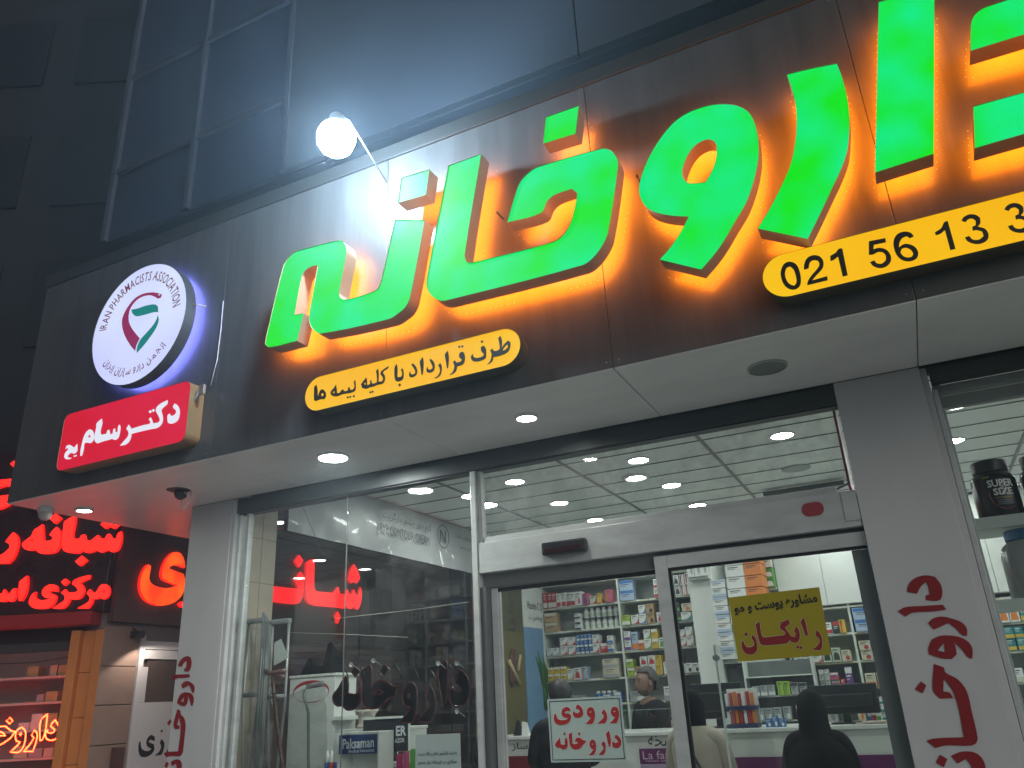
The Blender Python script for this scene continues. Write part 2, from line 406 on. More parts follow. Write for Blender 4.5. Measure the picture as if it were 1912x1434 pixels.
# bulkhead over the glass line
MB().box(-3.986, XR, 4.14, 4.16, 2.975, 3.37).build('bulkhead', M_rail, B)
# dark rail and shutter slot over the glass
m = MB().bbox(-3.986, -0.118, 4.012, 4.03, 2.875, 2.972, 0.003).box(-3.986, -0.118, 4.031, 4.10, 2.868, 2.96)
m.box(-3.986, -0.118, 4.0005, 4.011, ZB + 0.0, ZB + 0.012)
m.build('shutter_slot', M_rail, B)
m = MB().bbox(0.31, XR, 4.02, 4.10, 2.90, 2.972, 0.003); m.build('shutter_slot', M_rail, B)
m = MB().bbox(0.31, XR, 4.101, 4.16, 2.86, 2.90, 0.003).bbox(0.31, XR, 4.12, 4.17, 2.79, 2.845, 0.003); m.build('window_head', mat('grey_head', (0.30, 0.32, 0.31), 0.45), B)
# left shop window
fr = MB().bbox(-3.985, -3.962, 4.03, 4.09, 0.05, 2.868, 0.002).bbox(-3.912, -3.888, 4.03, 4.075, 0.05, 2.868, 0.002).bbox(-2.172, -2.138, 4.005, 4.10, 0.0, 2.868, 0.003).box(-3.985, -2.17, 4.03, 4.09, 0.0, 0.05)
wl = fr.build('shop_window', M_alu, B)
MB().box(-3.887, -3.087, 4.048, 4.054, 0.05, 2.867).build('pane', G_shop, wl)
MB().box(-3.083, -2.173, 4.048, 4.054, 0.05, 2.867).build('pane', G_shop, wl)
MB().box(-3.0865, -3.0835, 4.047, 4.055, 0.05, 2.867).build('joint', mat('silicone_joint', (0.13, 0.135, 0.135), 0.4), wl)
# right shop window
wr = MB().bbox(0.302, 0.325, 4.03, 4.09, 0.05, 2.86, 0.002).box(0.30, XR, 4.03, 4.09, 0, 0.05).build('shop_window', M_alu, B)
MB().box(0.326, XR, 4.052, 4.058, 0.05, 2.86).build('pane', G_shop, wr)
# entrance: transom, header, track, two leaves
tr = MB().bbox(-2.135, -2.112, 4.03, 4.08, 2.445, 2.867, 0.002).bbox(-2.11, -0.20, 4.032, 4.085, 2.445, 2.475, 0.002).build('transom_window', M_alu, B)
MB().box(-2.11, -0.118, 4.05, 4.056, 2.476, 2.867).build('pane', G_trans, tr)
hd = MB().bbox(-2.136, -0.118, 4.012, 4.11, 2.272, 2.443, 0.004).build('door_header', M_alu, B)
MB().bbox(-0.185, -0.118, 4.006, 4.0115, 2.30, 2.44, 0.002).build('end_cap', M_alu, hd)
MB().box(-2.136, -0.118, 4.068, 4.12, 2.196, 2.2715).build('door_track', mat('track_grey', (0.16, 0.165, 0.16), 0.5), B)  # track in its own darker grey
MB().bbox(-2.136, -2.098, 4.02, 4.11, 0.02, 2.195, 0.003).build('door_jamb', mat('jamb_dark', (0.10, 0.105, 0.105), 0.45, 0.2), B)
lf = MB().bbox(-2.092, -2.052, 4.07, 4.10, 0.02, 2.19, 0.003).box(-2.051, -2.040, 4.075, 4.095, 0.02, 2.19).build('fixed_leaf', M_alu, B)
MB().box(-2.04, -1.06, 4.083, 4.089, 0.02, 2.19).build('pane', G_shop, lf)
MB().box(-2.051, -1.06, 4.0745, 4.0825, 2.168, 2.19).build('gasket', M_black, lf)
rl = MB().bbox(-1.128, -1.062, 4.03, 4.062, 0.02, 2.25, 0.003).bbox(-1.061, -0.118, 4.03, 4.062, 2.185, 2.25, 0.003).build('sliding_leaf', M_alu, B)
MB().box(-1.046, -0.118, 4.045, 4.051, 0.02, 2.171).build('pane', G_shop, rl)
MB().box(-1.061, -1.046, 4.035, 4.06, 0.02, 2.171).box(-1.061, -0.118, 4.035, 4.06, 2.172, 2.184).build('gasket', M_black, rl)
MB().bbox(-0.19, -0.118, 4.054, 4.09, 0.02, 2.171, 0.003).build('end_stile', mat('stile_grey', (0.20, 0.21, 0.22), 0.4), rl)
# interior shell
MB().box(-4.4, 3.2, 4.1, 9.6, -0.12, 0.0).build('shop_floor', M_floor, B)
ce = MB().box(-4.0, 3.2, 4.13, 9.5, 3.30, 3.34).build('ceiling', M_ceil, B)
g = MB()
for x in (-3.275, -2.204, -1.122, -0.034, 1.054, 2.15): g.box(x - 0.012, x + 0.012, 4.14, 9.4, 3.291, 3.298)
for k in range(13): y = 4.42 + k * 0.40; g.box(-3.98, 3.2, y - 0.004, y + 0.004, 3.293, 3.2985)
g.build('ceiling_grid', M_grid, ce)
MB().box(-4.0, 3.2, 9.42, 9.5, 0, 3.3).build('rear_wall', mat('rear_wall_grey', (0.22, 0.24, 0.235), 0.6), B)
MB().box(3.2, 3.26, 4.2, 9.42, 0, 3.3).build('side_wall', M_white, B)
MB().box(-4.06, -3.985, 7.46, 9.42, 0, 3.3).build('side_wall', M_white, B)
t = MB()
zs = [0.0, 0.255, 0.565, 0.875, 1.18, 1.49, 1.81, 2.125, 2.434, 2.735, 3.0, 3.28]
for a, b in zip(zs, zs[1:]):
    t.bbox(-4.05, -3.985, 4.165, 4.27, a + 0.004, b - 0.004, 0.002).bbox(-4.05, -3.985, 4.274, 4.415, a + 0.004, b - 0.004, 0.002)
t.box(-4.07, -3.99, 4.165, 4.415, 0, 3.28).build('tiled_return', M_tile, B)
MB().box(-3.992, -3.986, 4.42, 7.45, 0.02, 3.295).build('side_pane', G_side, B)
# roof slab keeps street light out of the shop
MB().box(-4.05, XR, 4.37, 9.6, 3.38, 3.45).build('floor_slab', M_dark, B)
# ---------------------------------------------------------------- big green illuminated word on the fascia
YB, YFR = 3.148, 3.062
M_green = emit('green_acrylic', (0.0, 0.66, 0.005), 1.2, c2=(0.0, 0.70, 0.19), scale=3.6)
M_ret = mat('letter_return', (0.48, 0.34, 0.22), 0.42, 0.25, var=0.1)
M_back = emit('orange_backlight', (1.0, 0.215, 0.006), 32.0)
M_ledrefl = emit('led_reflection_dot', (1.0, 0.62, 0.12), 1.2)
GS = thing('pharmacy_sign', 'large green lit Persian word standing off the fascia with orange halo', 'sign', (-1.6, YFR, 3.3))
A_ = (2.5158, 480, 160); B_ = (3.3347, 1160, 100); C_ = (4.0, 1434, 0)
LET = [
 (["40,1215 45,1180 125,850 145,815 175,785 200,775 385,728 408,737 422,765 420,800 388,975 393,998 412,1007 540,972 568,955 585,920 650,632 790,632 722,990 700,1040 665,1072 620,1098 300,1166 268,1150 250,1120 246,1085 258,1010 287,845 262,850 230,868 212,900 178,1078 222,1070 190,1200 60,1230"], A_),
 (["680,435 812,395 795,515 663,553"], A_),
 (["900,378 1055,322 978,795 985,828 1005,833 1380,740 1430,712 1470,655 1497,560 1505,505 1480,487 1400,515 1365,545 1335,600 1175,645 1215,510 1240,450 1290,400 1330,380 1620,298 1660,305 1690,340 1697,378 1650,690 1625,750 1580,810 1530,845 900,1008 860,1010 820,988 800,950 798,915"], A_),
 (["1358,150 1513,95 1497,228 1345,275"], A_),
 (["112,860 118,800 150,700 200,600 260,510 330,430 400,380 480,345 570,322 660,318 730,330 790,365 825,420 848,500 856,580 855,650 838,750 810,850 770,950 710,1050 640,1170 580,1255 500,1348 240,1285 310,1205 370,1115 420,1018 350,1015 270,1005 200,985 155,955 125,910 | 380,745 392,690 425,620 470,570 520,543 560,540 588,560 595,600 590,660 565,735 525,803 430,810 395,790"], B_),
 (["1032,133 1190,95 1342,65 1375,150 1405,270 1420,390 1418,520 1405,620 1370,720 1310,850 1230,1020 1162,1157 850,1092 930,960 1010,800 1055,690 1080,580 1092,460 1090,360 1075,260"], B_),
 (["827,18 1243,-90 1238,1153 800,1293"], C_),
 (["1513,385 1516,200 1530,140 1570,90 1640,52 2300,-150 2400,-140 2460,-60 2480,60 2480,640 2440,760 2350,862 1545,1112 1533,800 2080,642 2130,600 2150,540 2150,290 2140,235 2100,205"], C_)]
ff, fb = on_y(YFR), on_y(YB)
def back_of(px, py):
    q = ff(px, py); return Vector((q.x, YB, q.z))
def lip_of(px, py):
    q = ff(px, py); return Vector((q.x, YFR - 0.005, q.z))
for lines, (sc, ox, oy) in LET:
    gr = glyphs(lines, sc, ox, oy, 50, 5)
    fo = MB().shape(gr, ff).build('letter', M_green, GS)
    MB().shape(gr, lip_of, back_of).build('letter_return', M_ret, fo, fix=False)
    MB().shape(gr, back_of).build('backlight', M_back, fo)
    # glowing dots on the fascia, standing for reflections of the letter leds
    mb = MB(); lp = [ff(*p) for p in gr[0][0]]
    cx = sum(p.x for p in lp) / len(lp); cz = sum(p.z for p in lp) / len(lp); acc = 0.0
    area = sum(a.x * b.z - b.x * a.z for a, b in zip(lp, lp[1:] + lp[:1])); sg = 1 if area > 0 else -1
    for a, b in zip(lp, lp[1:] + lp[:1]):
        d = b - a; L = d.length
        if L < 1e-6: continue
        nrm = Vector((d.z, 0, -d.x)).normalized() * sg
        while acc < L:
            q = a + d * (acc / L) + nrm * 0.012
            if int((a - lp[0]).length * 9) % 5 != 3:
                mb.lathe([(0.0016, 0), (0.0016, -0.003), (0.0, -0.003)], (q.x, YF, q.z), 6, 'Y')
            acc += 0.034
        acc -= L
    if len(mb.v): tag(mb.build('led_reflections', M_ledrefl, fo), kind='stuff')
# mounting studs
for x, z in ((-2.9, 3.9), (-2.5, 4.0), (-2.0, 3.75), (-1.5, 3.95), (-0.75, 3.9), (-0.3, 4.0), (0.15, 4.1)): MB().tube([(x, YB, z), (x, YF, z)], 0.006, 6).build('mounting_stud', M_rail, GS)

# ---------------------------------------------------------------- yellow bars
M_yel = emit('yellow_acrylic', (1.0, 0.50, 0.0), 0.95, c2=(1.0, 0.57, 0.003), scale=2.0)
M_ybox = mat('yellow_sign_return', (0.09, 0.07, 0.045), 0.4, 0.3)
M_ytxt = mat('dark_brown_vinyl', (0.018, 0.012, 0.006), 0.45)
def light_box(name, label, cat, poly, yf, yb, mface, mbox, base):
    T = thing(name, label, cat, base)
    cx = sum(p[0] for p in poly) / len(poly); cz = sum(p[1] for p in poly) / len(poly)
    MB().shape([[poly]], yplane(yf)).build('face', mface, T)
    bx = MB().shape([[poly]], yplane(yf - 0.004), yplane(yb)).shape([[poly]], yplane(yb - 0.001)).build('box', mbox, T, fix=False)
    return T
Y1 = 3.13
TI = light_box('insurance_sign', 'yellow pill-shaped lit sign with one line of dark Persian writing under the green word', 'sign', rrect(-2.686, -1.401, 3.074, 3.268, 0.0965, 10), Y1, YF, M_yel, M_ybox, (-2.04, Y1, 3.07))
INS = ["1578,148 1590,185 1588,235 1610,205 1635,183 1652,198 1652,230 1640,262 1610,285 1560,302 1525,308 1520,335 1500,355 1475,367 1490,350 1505,325 1510,300 1510,278 1500,258 1515,242 1530,262 1562,255 1572,240 1568,200 1560,165 | 1596,252 1618,222 1632,214 1632,232 1615,250 1600,258",
 "1358,300 1372,280 1375,300 1390,312 1420,310 1448,298 1452,280 1440,272 1432,255 1432,235 1445,222 1460,228 1470,250 1472,285 1468,315 1440,332 1400,342 1370,335 1358,318", "1440,180 1452,192 1440,204 1428,192",
 "1270,219 1281,230 1270,241 1259,230", "1293,216 1304,227 1293,238 1282,227",
 "1195,437 1215,425 1230,395 1232,365 1222,345 1237,330 1250,348 1280,340 1290,325 1275,315 1268,295 1275,275 1290,265 1305,275 1313,300 1312,335 1300,360 1275,372 1255,378 1250,405 1235,425 1210,440",
 "1185,258 1193,300 1192,350 1187,390 1178,392 1172,350 1162,290 1170,275", "1082,463 1105,450 1122,425 1125,395 1112,368 1128,350 1140,375 1140,405 1133,435 1118,455 1095,467",
 "1048,330 1055,318 1078,340 1088,370 1085,400 1070,418 1045,425 1027,418 1025,395 1035,375 1037,395 1050,402 1068,392 1070,375 1060,355", "998,305 1005,345 1003,400 997,440 988,440 983,400 975,340 985,322",
 "912,365 922,352 945,375 957,405 955,430 940,450 912,460 897,452 895,430 905,410 907,430 920,437 940,428 940,410 930,390",
 "803,357 810,390 808,455 830,455 842,440 840,412 832,405 845,388 855,415 855,455 845,478 815,490 795,485 787,460 785,400 790,375", "825,503 837,515 825,527 813,515",
 "743,373 738,392 708,412 700,425 714,445 716,478 700,505 660,515 630,528 600,535 575,545 545,538 535,510 550,490 575,458 582,480 582,515 600,510 606,495 600,487 612,478 620,505 645,500 655,490 652,430 648,412 665,393 670,430 668,490 690,488 700,475 697,455 682,437 685,415 705,398 | 558,506 571,496 571,514",
 "606,560 616,570 606,580 596,570", "622,556 632,566 622,576 612,566",
 "485,485 495,478 498,520 495,555 470,572 445,578 400,585 360,600 325,598 307,580 312,560 335,535 348,510 355,540 358,575 375,575 385,560 400,545 412,560 425,560 440,552 437,538 450,530 458,552 475,548 487,530 483,500 | 324,571 338,560 338,578",
 "437,598 447,608 437,618 427,608", "456,594 466,604 456,614 446,604", "483,589 493,600 483,611 473,600",
 "203,512 212,545 213,600 222,575 235,550 255,548 272,570 276,600 262,622 235,622 215,630 195,637 185,625 185,560 187,530 | 238,582 252,575 258,590 245,602"]
MB().shape(glyphs(INS, 4, 540, 590, 55, 3), on_y(Y1 - 0.003)).build('lettering', M_ytxt, TI)
TP = light_box('phone_number_sign', 'long yellow pill-shaped lit sign with a dark phone number over the right pillar', 'sign', rrect(-0.272, 2.3, 3.081, 3.28, 0.0985, 10), Y1, YF, M_yel, M_ybox, (1.0, Y1, 3.08))
N3 = "1475,270 1490,245 1530,225 1575,228 1605,248 1608,285 1590,310 1640,325 1665,365 1655,405 1610,430 1560,430 1515,410 1500,385 1530,375 1555,400 1600,400 1630,375 1620,345 1580,335 1555,340 1550,312 1575,300 1575,270 1550,255 1520,262 1505,280"
def sh(s, dx, dy): return ' '.join('%g,%g' % (x + dx, y + dy) for x, y in P(s))
DIG = ["215,645 222,600 245,565 285,555 325,575 350,630 357,690 345,730 310,750 270,743 235,710 | 245,640 255,600 280,588 305,610 322,660 325,700 310,722 285,714 260,690",
 "378,612 378,580 395,535 430,512 475,512 505,535 515,570 505,605 460,655 435,685 540,655 543,685 400,720 405,690 435,645 475,598 485,570 475,548 445,545 420,560 410,602",
 "560,515 600,490 620,465 645,462 683,650 648,660 615,520 590,540 563,552", "830,412 945,390 950,420 865,438 862,468 900,458 950,470 982,510 982,555 950,590 905,600 860,585 838,558 868,545 885,565 920,568 948,545 948,515 930,492 895,488 860,505 830,508",
 "1145,378 1115,392 1095,378 1065,390 1045,420 1040,455 1075,432 1120,435 1160,460 1175,500 1160,535 1115,553 1065,545 1025,510 1003,450 1005,400 1030,362 1075,345 1120,352 | 1050,490 1060,465 1090,458 1125,475 1140,500 1130,520 1100,525 1070,515",
 "1290,350 1335,320 1355,280 1380,270 1435,465 1398,475 1360,335 1330,360 1297,372", N3, sh(N3, 300, -78), sh(N3, 480, -124)]
for a, b in ((0, 3), (3, 5), (5, 7), (7, 9)): MB().shape(glyphs(DIG[a:b], 3.734, 1400, 340, 50, 4), on_y(Y1 - 0.003)).build('number', M_ytxt, TP)

# ---------------------------------------------------------------- red name box and round association sign
M_redl = emit('red_acrylic', (0.64, 0.0, 0.022), 1.0, c2=(0.70, 0.004, 0.05), scale=2.0)
M_tan = mat('tan_sign_return', (0.26, 0.16, 0.075), 0.45, 0.2)
M_wtx = emit('white_acrylic', (0.80, 0.82, 0.92), 1.0)
Y2 = 3.115
TR = light_box('doctor_name_sign', 'red lit box with white Persian writing at the left end of the fascia', 'sign', rrect(-4.637, -3.535, 3.075, 3.452, 0.05, 6), Y2, YF, M_redl, M_tan, (-4.08, Y2, 3.07))
DOC = ["1330,415 1350,378 1385,400 1408,450 1405,520 1380,575 1320,605 1275,595 1268,545 1275,505 1300,490 1305,515 1340,510 1365,480 1360,450 1340,435",
 "1275,340 1270,385 1225,425 1205,455 1215,500 1222,560 1200,620 1150,655 1090,665 960,695 870,718 865,760 840,810 800,840 738,850 790,790 825,750 835,700 810,660 840,612 870,660 1000,620 1070,605 1080,585 1060,555 1085,530 1105,575 1110,600 1170,590 1185,560 1160,500 1140,460 1150,420 1200,375",
 "1078,450 1098,468 1080,490 1060,472", "1112,436 1132,454 1114,476 1094,458",
 "735,610 748,640 742,700 725,760 690,785 650,775 620,785 560,800 490,825 460,800 455,740 475,650 480,600 540,545 545,600 525,690 535,728 590,715 600,680 622,670 635,725 660,710 665,665 688,655 692,702 714,692 718,640",
 "370,690 400,665 435,680 452,730 445,790 415,820 365,815 345,830 340,880 320,960 297,965 300,900 315,830 330,770 350,720 | 385,742 405,727 415,745 397,763",
 "265,825 268,870 262,915 230,940 195,930 165,955 160,980 205,985 180,1000 135,1000 118,975 130,930 165,890 150,875 130,890 145,850 180,840 230,870 245,850", "232,953 244,965 232,977 220,965", "252,949 262,960 252,972 241,960"]
MB().shape(glyphs(DOC, 5.975, 100, 690, 52, 3), on_y(Y2 - 0.003)).build('lettering', M_wtx, TR)
# latch bracket beside the red box and the cable that drops to it
MB().bbox(-3.50, -3.46, 3.14, 3.16, 3.36, 3.42, 0.003).tube([(-3.50, 3.15, 3.38), (-3.56, 3.16, 3.31)], 0.012, 6).build('bracket', mat('zinc_bracket', (0.5, 0.5, 0.48), 0.35, 0.8), TR)
cb = MB().tube([(-3.449, YF - 0.004, 4.0), (-3.445, YF - 0.006, 3.8), (-3.452, YF - 0.005, 3.6), (-3.47, YF - 0.02, 3.43)], 0.003, 6)
cb.build('cable', mat('pale_cable', (0.45, 0.45, 0.44), 0.5), label='thin pale cable hanging down the fascia seam beside the round sign', cat='cable')

Y3 = 3.10; CX, CZ, RR = -3.917 * Y3 / 3.0, 1.6 + 2.2755 * Y3 / 3.0, 0.402 * Y3 / 3.0
circ = [(CX + RR * cos(2 * pi * k / 56), CZ + RR * sin(2 * pi * k / 56)) for k in range(56)]
M_wf = emit('white_sign_acrylic', (0.58, 0.62, 0.98), 1.05, c2=(0.70, 0.78, 0.95), scale=1.5)
M_sret = mat('round_sign_return', (0.10, 0.10, 0.11), 0.3, 0.4)
RS = light_box('association_sign', 'round white lit sign with a ribbon emblem and lettering round its edge', 'sign', circ, Y3, YF - 0.045, M_wf, M_sret, (CX, Y3, CZ - RR))
MB().shape([[[(CX + (x - CX) * 0.97, CZ + (z - CZ) * 0.97) for x, z in circ]]], yplane(YF - 0.044)).build('backlight', emit('violet_backlight', (0.20, 0.22, 1.0), 16.0), RS)
M_mag = emit('magenta_print', (0.42, 0.02, 0.14), 0.62); M_teal = emit('teal_print', (0.0, 0.22, 0.20), 0.9); M_vio = emit('maroon_print', (0.17, 0.015, 0.07), 0.7)
fy = on_y(Y3 - 0.003)
MB().shape(glyphs(["810,425 800,455 770,465 740,448 690,432 620,445 560,480 510,540 485,600 480,680 500,740 540,800 590,860 560,920 543,985 490,920 440,830 415,740 415,670 440,600 490,520 550,455 630,415 710,403 770,410 | 774,422 783,418 790,426 783,436 775,432"], 5.3125, 150, 470), fy).build('ribbon', M_mag, RS)
MB().shape(glyphs(["505,575 560,565 650,535 740,522 770,545 773,600 730,600 640,625 555,640 520,615", "768,625 778,680 750,760 690,850 620,940 560,1005 560,960 590,880 650,810 720,730 755,670"], 5.3125, 150, 470), fy).build('ribbon', M_teal, RS)
mb = MB()
def arc_text(mb, s, r, a0, a1, h, inward=False, fa=False, bold=0.0):
    wd = [0.30 if ch == ' ' else text_geo(ch, bold)[2][1] - text_geo(ch, bold)[2][0] + 0.13 for ch in s]; tot = sum(wd); acc = 0.0
    for i, ch in enumerate(s):
        pos = acc + wd[i] / 2; acc += wd[i]
        if ch == ' ': continue
        a = radians(a0 + (a1 - a0) * pos / tot); d = Vector((cos(a), 0, sin(a)))
        up = -d if inward else d; rt = Vector((up.z, 0, -up.x))
        k = text_geo(ch, bold)[2]
        put_text(mb, ch, Vector((CX, Y3 - 0.003, CZ)) + d * r, rt, up, width=(k[1] - k[0]) * r * radians(abs(a1 - a0)) / tot, height=h * max(0.12, (k[3] - k[2]) / 0.70), bold=bold)
arc_text(mb, 'IRAN PHARMACISTS ASSOCIATION', RR * 0.80, 175, 5, 0.066, bold=0.01)
mb.build('lettering', M_vio, RS)
mb = MB(); sfa = shape_fa('انجمن دارو سازان ایران')
arc_text(mb, sfa, RR * 0.80, 218, 322, 0.055, inward=True, bold=0.012)
mb.build('lettering', M_vio, RS)
MB().tube([(CX + RR * 0.98, 3.15, CZ + 0.05), (CX + RR + 0.07, 3.19, CZ + 0.03)], 0.003, 6).build('cable_tail', mat('yellow_wire', (0.6, 0.5, 0.1), 0.5), RS)

# ---------------------------------------------------------------- floodlight on a short arm over the fascia
FL = Vector((-2.237, 2.75, 4.427))
T = thing('globe_lamp', 'dazzling white globe lamp on an arm in front of the fascia top', 'lamp', FL)
M_flood = emit('lamp_globe', (0.58, 0.80, 1.0), 560.0)
MB().lathe([(0.0, -0.098), (0.045, -0.088), (0.08, -0.058), (0.098, -0.012), (0.100, 0.025), (0.085, 0.062), (0.055, 0.085)], FL, 26).add([FL + Vector(v) for v in ((-0.085, 0, 0.045), (-0.085, 0, -0.02), (-0.135, 0, 0.03), (-0.085, 0.03, 0.01), (-0.085, -0.03, 0.01))], [(0, 3, 2), (3, 1, 2), (1, 4, 2), (4, 0, 2)]).build('globe', M_flood, T)
MB().lathe([(0.057, 0.086), (0.05, 0.10), (0.04, 0.15), (0.02, 0.16), (0, 0.16)], FL, 20).build('socket', mat('lamp_socket', (0.3, 0.3, 0.3), 0.4, 0.5), T)
MB().tube([FL + Vector((0, 0.0, 0.15)), FL + Vector((0, 0.10, 0.20)), (FL.x, YF + 0.001, FL.z + 0.02)], 0.004, 8).build('arm', mat('flood_arm', (0.4, 0.4, 0.4), 0.5, 0.0), T)
ld = bpy.data.lights.new('glare_fill', 'SPOT'); ld.spot_size = radians(124); ld.spot_blend = 0.7; ld.energy = 330; ld.color = (0.42, 0.68, 1.0); ld.shadow_soft_size = 0.06  # added upward spot, imitates lens glare over the lamp on the upper wall
lo = bpy.data.objects.new('glare_fill', ld); COL.objects.link(lo); lo.parent = T; lo.location = (0.0, 0.0, 0.19); lo.rotation_euler = (radians(180 - 24), 0, 0)

# ---------------------------------------------------------------- soffit fittings
def downlight(x, y, z, r, label, name='downlight', group=None, ring=True, core=0.62, strength=None):
    T = thing(name, label, 'ceiling light', (x, y, z), 0, group)
    if ring:
        MB().lathe([(r, 0.0), (r * 0.98, -0.012), (r * 0.86, -0.018), (r * 0.78, -0.010), (r * 0.74, 0.0)], (x, y, z), 28).build('ring', M_ring, T)
    dp = 0.017 if core > 0.9 else 0.012; mb = MB().lathe([(r * core, -0.002), (r * core, -dp * 0.6), (r * core * 0.9, -dp), (0.0, -dp - 0.001)], (x, y, z), 24); mb.build('diffuser', strength or M_disc, T)
    return T
ZS = ZB - 0.006
downlight(-2.839, 3.576, ZS, 0.094, 'brightest round downlight in the soffit, glowing over its whole disc', core=0.95, strength=emit('led_strong', (0.93, 1.0, 0.97), 420.0))
downlight(-1.596, 3.587, ZS, 0.062, 'round downlight with a double ring in the soffit, in front of the door', strength=emit('led_ringed', (1.0, 1.0, 0.95), 220.0))
downlight(-4.995, 3.606, ZS, 0.062, 'ringed round downlight at the far left corner of the soffit', strength=emit('led_corner', (1.0, 0.97, 0.9), 100.0))
T = thing('unlit_downlight', 'round unlit greenish grey downlight flush in the soffit beside the right pillar', 'ceiling light', (-0.366, 3.598, ZS))
MB().lathe([(0.092, 0.0), (0.09, -0.008), (0.084, -0.009)], (-0.366, 3.598, ZS), 30).build('ring', mat('unlit_ring', (0.34, 0.36, 0.33), 0.35), T)
MB().lathe([(0.084, -0.007), (0.05, -0.011), (0.0, -0.012)], (-0.366, 3.598, ZS), 30).build('diffuser', mat('unlit_diffuser', (0.13, 0.155, 0.13), 0.4), T)
# broken fitting hanging out of its hole
T = thing('loose_downlight', 'broken downlight hanging by its rim from a dark hole in the soffit', 'ceiling light', (-4.1, 3.653, ZS))
MB().lathe([(0.075, -0.001), (0.0, -0.0012)], (-4.11, 3.61, ZS), 26).build('opening', M_dark, T)
mb = MB(); ringpts = [Vector((-4.085 + 0.07 * cos(a) * 0.5, 3.66 + 0.02 * sin(a), ZS - 0.06 + 0.065 * sin(a))) for a in [2 * pi * k / 24 for k in range(24)]]
mb.tube(ringpts, 0.005, 6, closed=True); mb.build('ring', M_ring, T)
MB().loft([(-4.13, 3.65, ZS - 0.055, 0.012, 0.012), (-4.125, 3.65, ZS - 0.04, 0.04, 0.03), (-4.12, 3.64, ZS - 0.015, 0.05, 0.035), (-4.12, 3.63, ZS - 0.003, 0.03, 0.03)], 14).build('socket', M_black, T)
MB().tube([(-4.12, 3.62, ZS), (-4.07, 3.63, ZS - 0.02), (-4.045, 3.66, ZS - 0.05), (-4.06, 3.665, ZS - 0.09)], 0.003, 6).build('wire', M_ring, T)
# dome camera
T = thing('dome_camera', 'pale dome camera under the left end of the soffit', 'security camera', (-5.16, 3.44, ZS))
MB().lathe([(0.052, 0.0), (0.052, -0.025), (0.045, -0.03)], (-5.16, 3.44, ZS), 24).build('base', M_ring, T)
MB().lathe([(0.044, -0.03), (0.043, -0.05), (0.034, -0.07), (0.018, -0.082), (0.0, -0.086)], (-5.16, 3.44, ZS), 24).build('dome', mat('dome_shell', (0.45, 0.42, 0.42), 0.25), T)
# door sensor
T = thing('door_sensor', 'black motion sensor box on the header over the entrance door', 'sensor', (-1.75, 4.0, 2.31))
fs = on_y(4.0); q0 = fs(1018, 1052); q1 = fs(1097, 1022)
MB().bbox(q0.x, q1.x, 3.955, 4.0115, 2.315, 2.385, 0.012).build('housing', M_black, T)
MB().bbox(q0.x + 0.02, q1.x - 0.02, 3.95, 3.9545, 2.325, 2.35, 0.002).build('lens', mat('sensor_lens', (0.03, 0.01, 0.01), 0.1), T)
mb = MB().shape([[rrect(-0.37, -0.27, 2.345, 2.41, 0.03, 5)]], yplane(4.0095)).shape([[rrect(-0.37, -0.27, 2.345, 2.41, 0.03, 5)]], yplane(4.0095), yplane(4.0118))
mb.build('warning_sticker', mat('sticker_red', (0.28, 0.04, 0.05), 0.4), label='small round-cornered red sticker at the right end of the door header', cat='sticker')
fp = on_y(4.062)
# ---------------------------------------------------------------- the neighbouring shop on the left (its front is turned 25 degrees)
P0 = Vector((-5.645, 4.4, 0)); NA = math.atan2(0.422, 0.906); NU = Vector((0.906, 0.422, 0)); NN = Vector((0.422, -0.906, 0))
NM = Matrix.Translation(P0) @ Matrix.Rotation(NA, 4, 'Z')
def nl(mb): mb.v = [NM @ v for v in mb.v]; return mb
M_board = mat('maroon_signboard', (0.022, 0.006, 0.009), 0.28, var=0.1)
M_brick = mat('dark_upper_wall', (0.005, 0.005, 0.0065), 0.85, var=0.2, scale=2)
M_glowstone = mat('glow_tinted_stone', (0.50, 0.17, 0.045), 0.5, var=0.25, scale=4, bump=0.06, bscale=25)  # orange glow of the signs is put into this stone colour
M_ntile = mat('brown_stone', (0.27, 0.185, 0.15), 0.5, var=0.22, scale=6, bump=0.05, bscale=30)
M_wdoor = mat('white_sheet', (0.60, 0.59, 0.60), 0.45, var=0.05)
NB = thing('neighbouring_shop', 'dark neighbouring building with a lit pharmacy window and stone pilasters at far left', 'building', P0, NA)
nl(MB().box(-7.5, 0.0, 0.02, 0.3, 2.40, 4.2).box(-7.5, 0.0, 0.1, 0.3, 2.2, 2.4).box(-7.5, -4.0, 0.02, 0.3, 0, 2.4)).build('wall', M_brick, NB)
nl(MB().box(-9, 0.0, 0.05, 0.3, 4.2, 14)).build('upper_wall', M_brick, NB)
for i in range(3):
    for k in range(4):
        x = -0.75 - i * 1.05; z = 4.75 + k * 1.5
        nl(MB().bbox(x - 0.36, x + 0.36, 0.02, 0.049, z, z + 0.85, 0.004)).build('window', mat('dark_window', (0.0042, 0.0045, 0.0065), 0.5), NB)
nl(MB().bbox(-7.5, -0.004, -0.05, 0.018, 2.402, 3.75, 0.006)).build('sign_board', M_board, NB)
nl(MB().bbox(-7.5, -0.06, -0.12, 0.06, 2.305, 2.398, 0.004)).build('board_ledge', mat('red_ledge', (0.30, 0.014, 0.016), 0.45), NB)
nl(MB().bbox(-0.245, -0.175, -0.02, 0.2, 0, 2.27, 0.004)).build('pilaster', M_glowstone, NB)
pz = MB()
for a, b in zip((0, 0.36, 0.68, 1.0, 1.32, 1.64, 1.96), (0.36, 0.68, 1.0, 1.32, 1.64, 1.96, 2.27)): pz.bbox(-0.172, -0.07, 0.03, 0.2, a + 0.002, b - 0.002, 0.002)
nl(pz).build('pilaster', M_glowstone, NB)
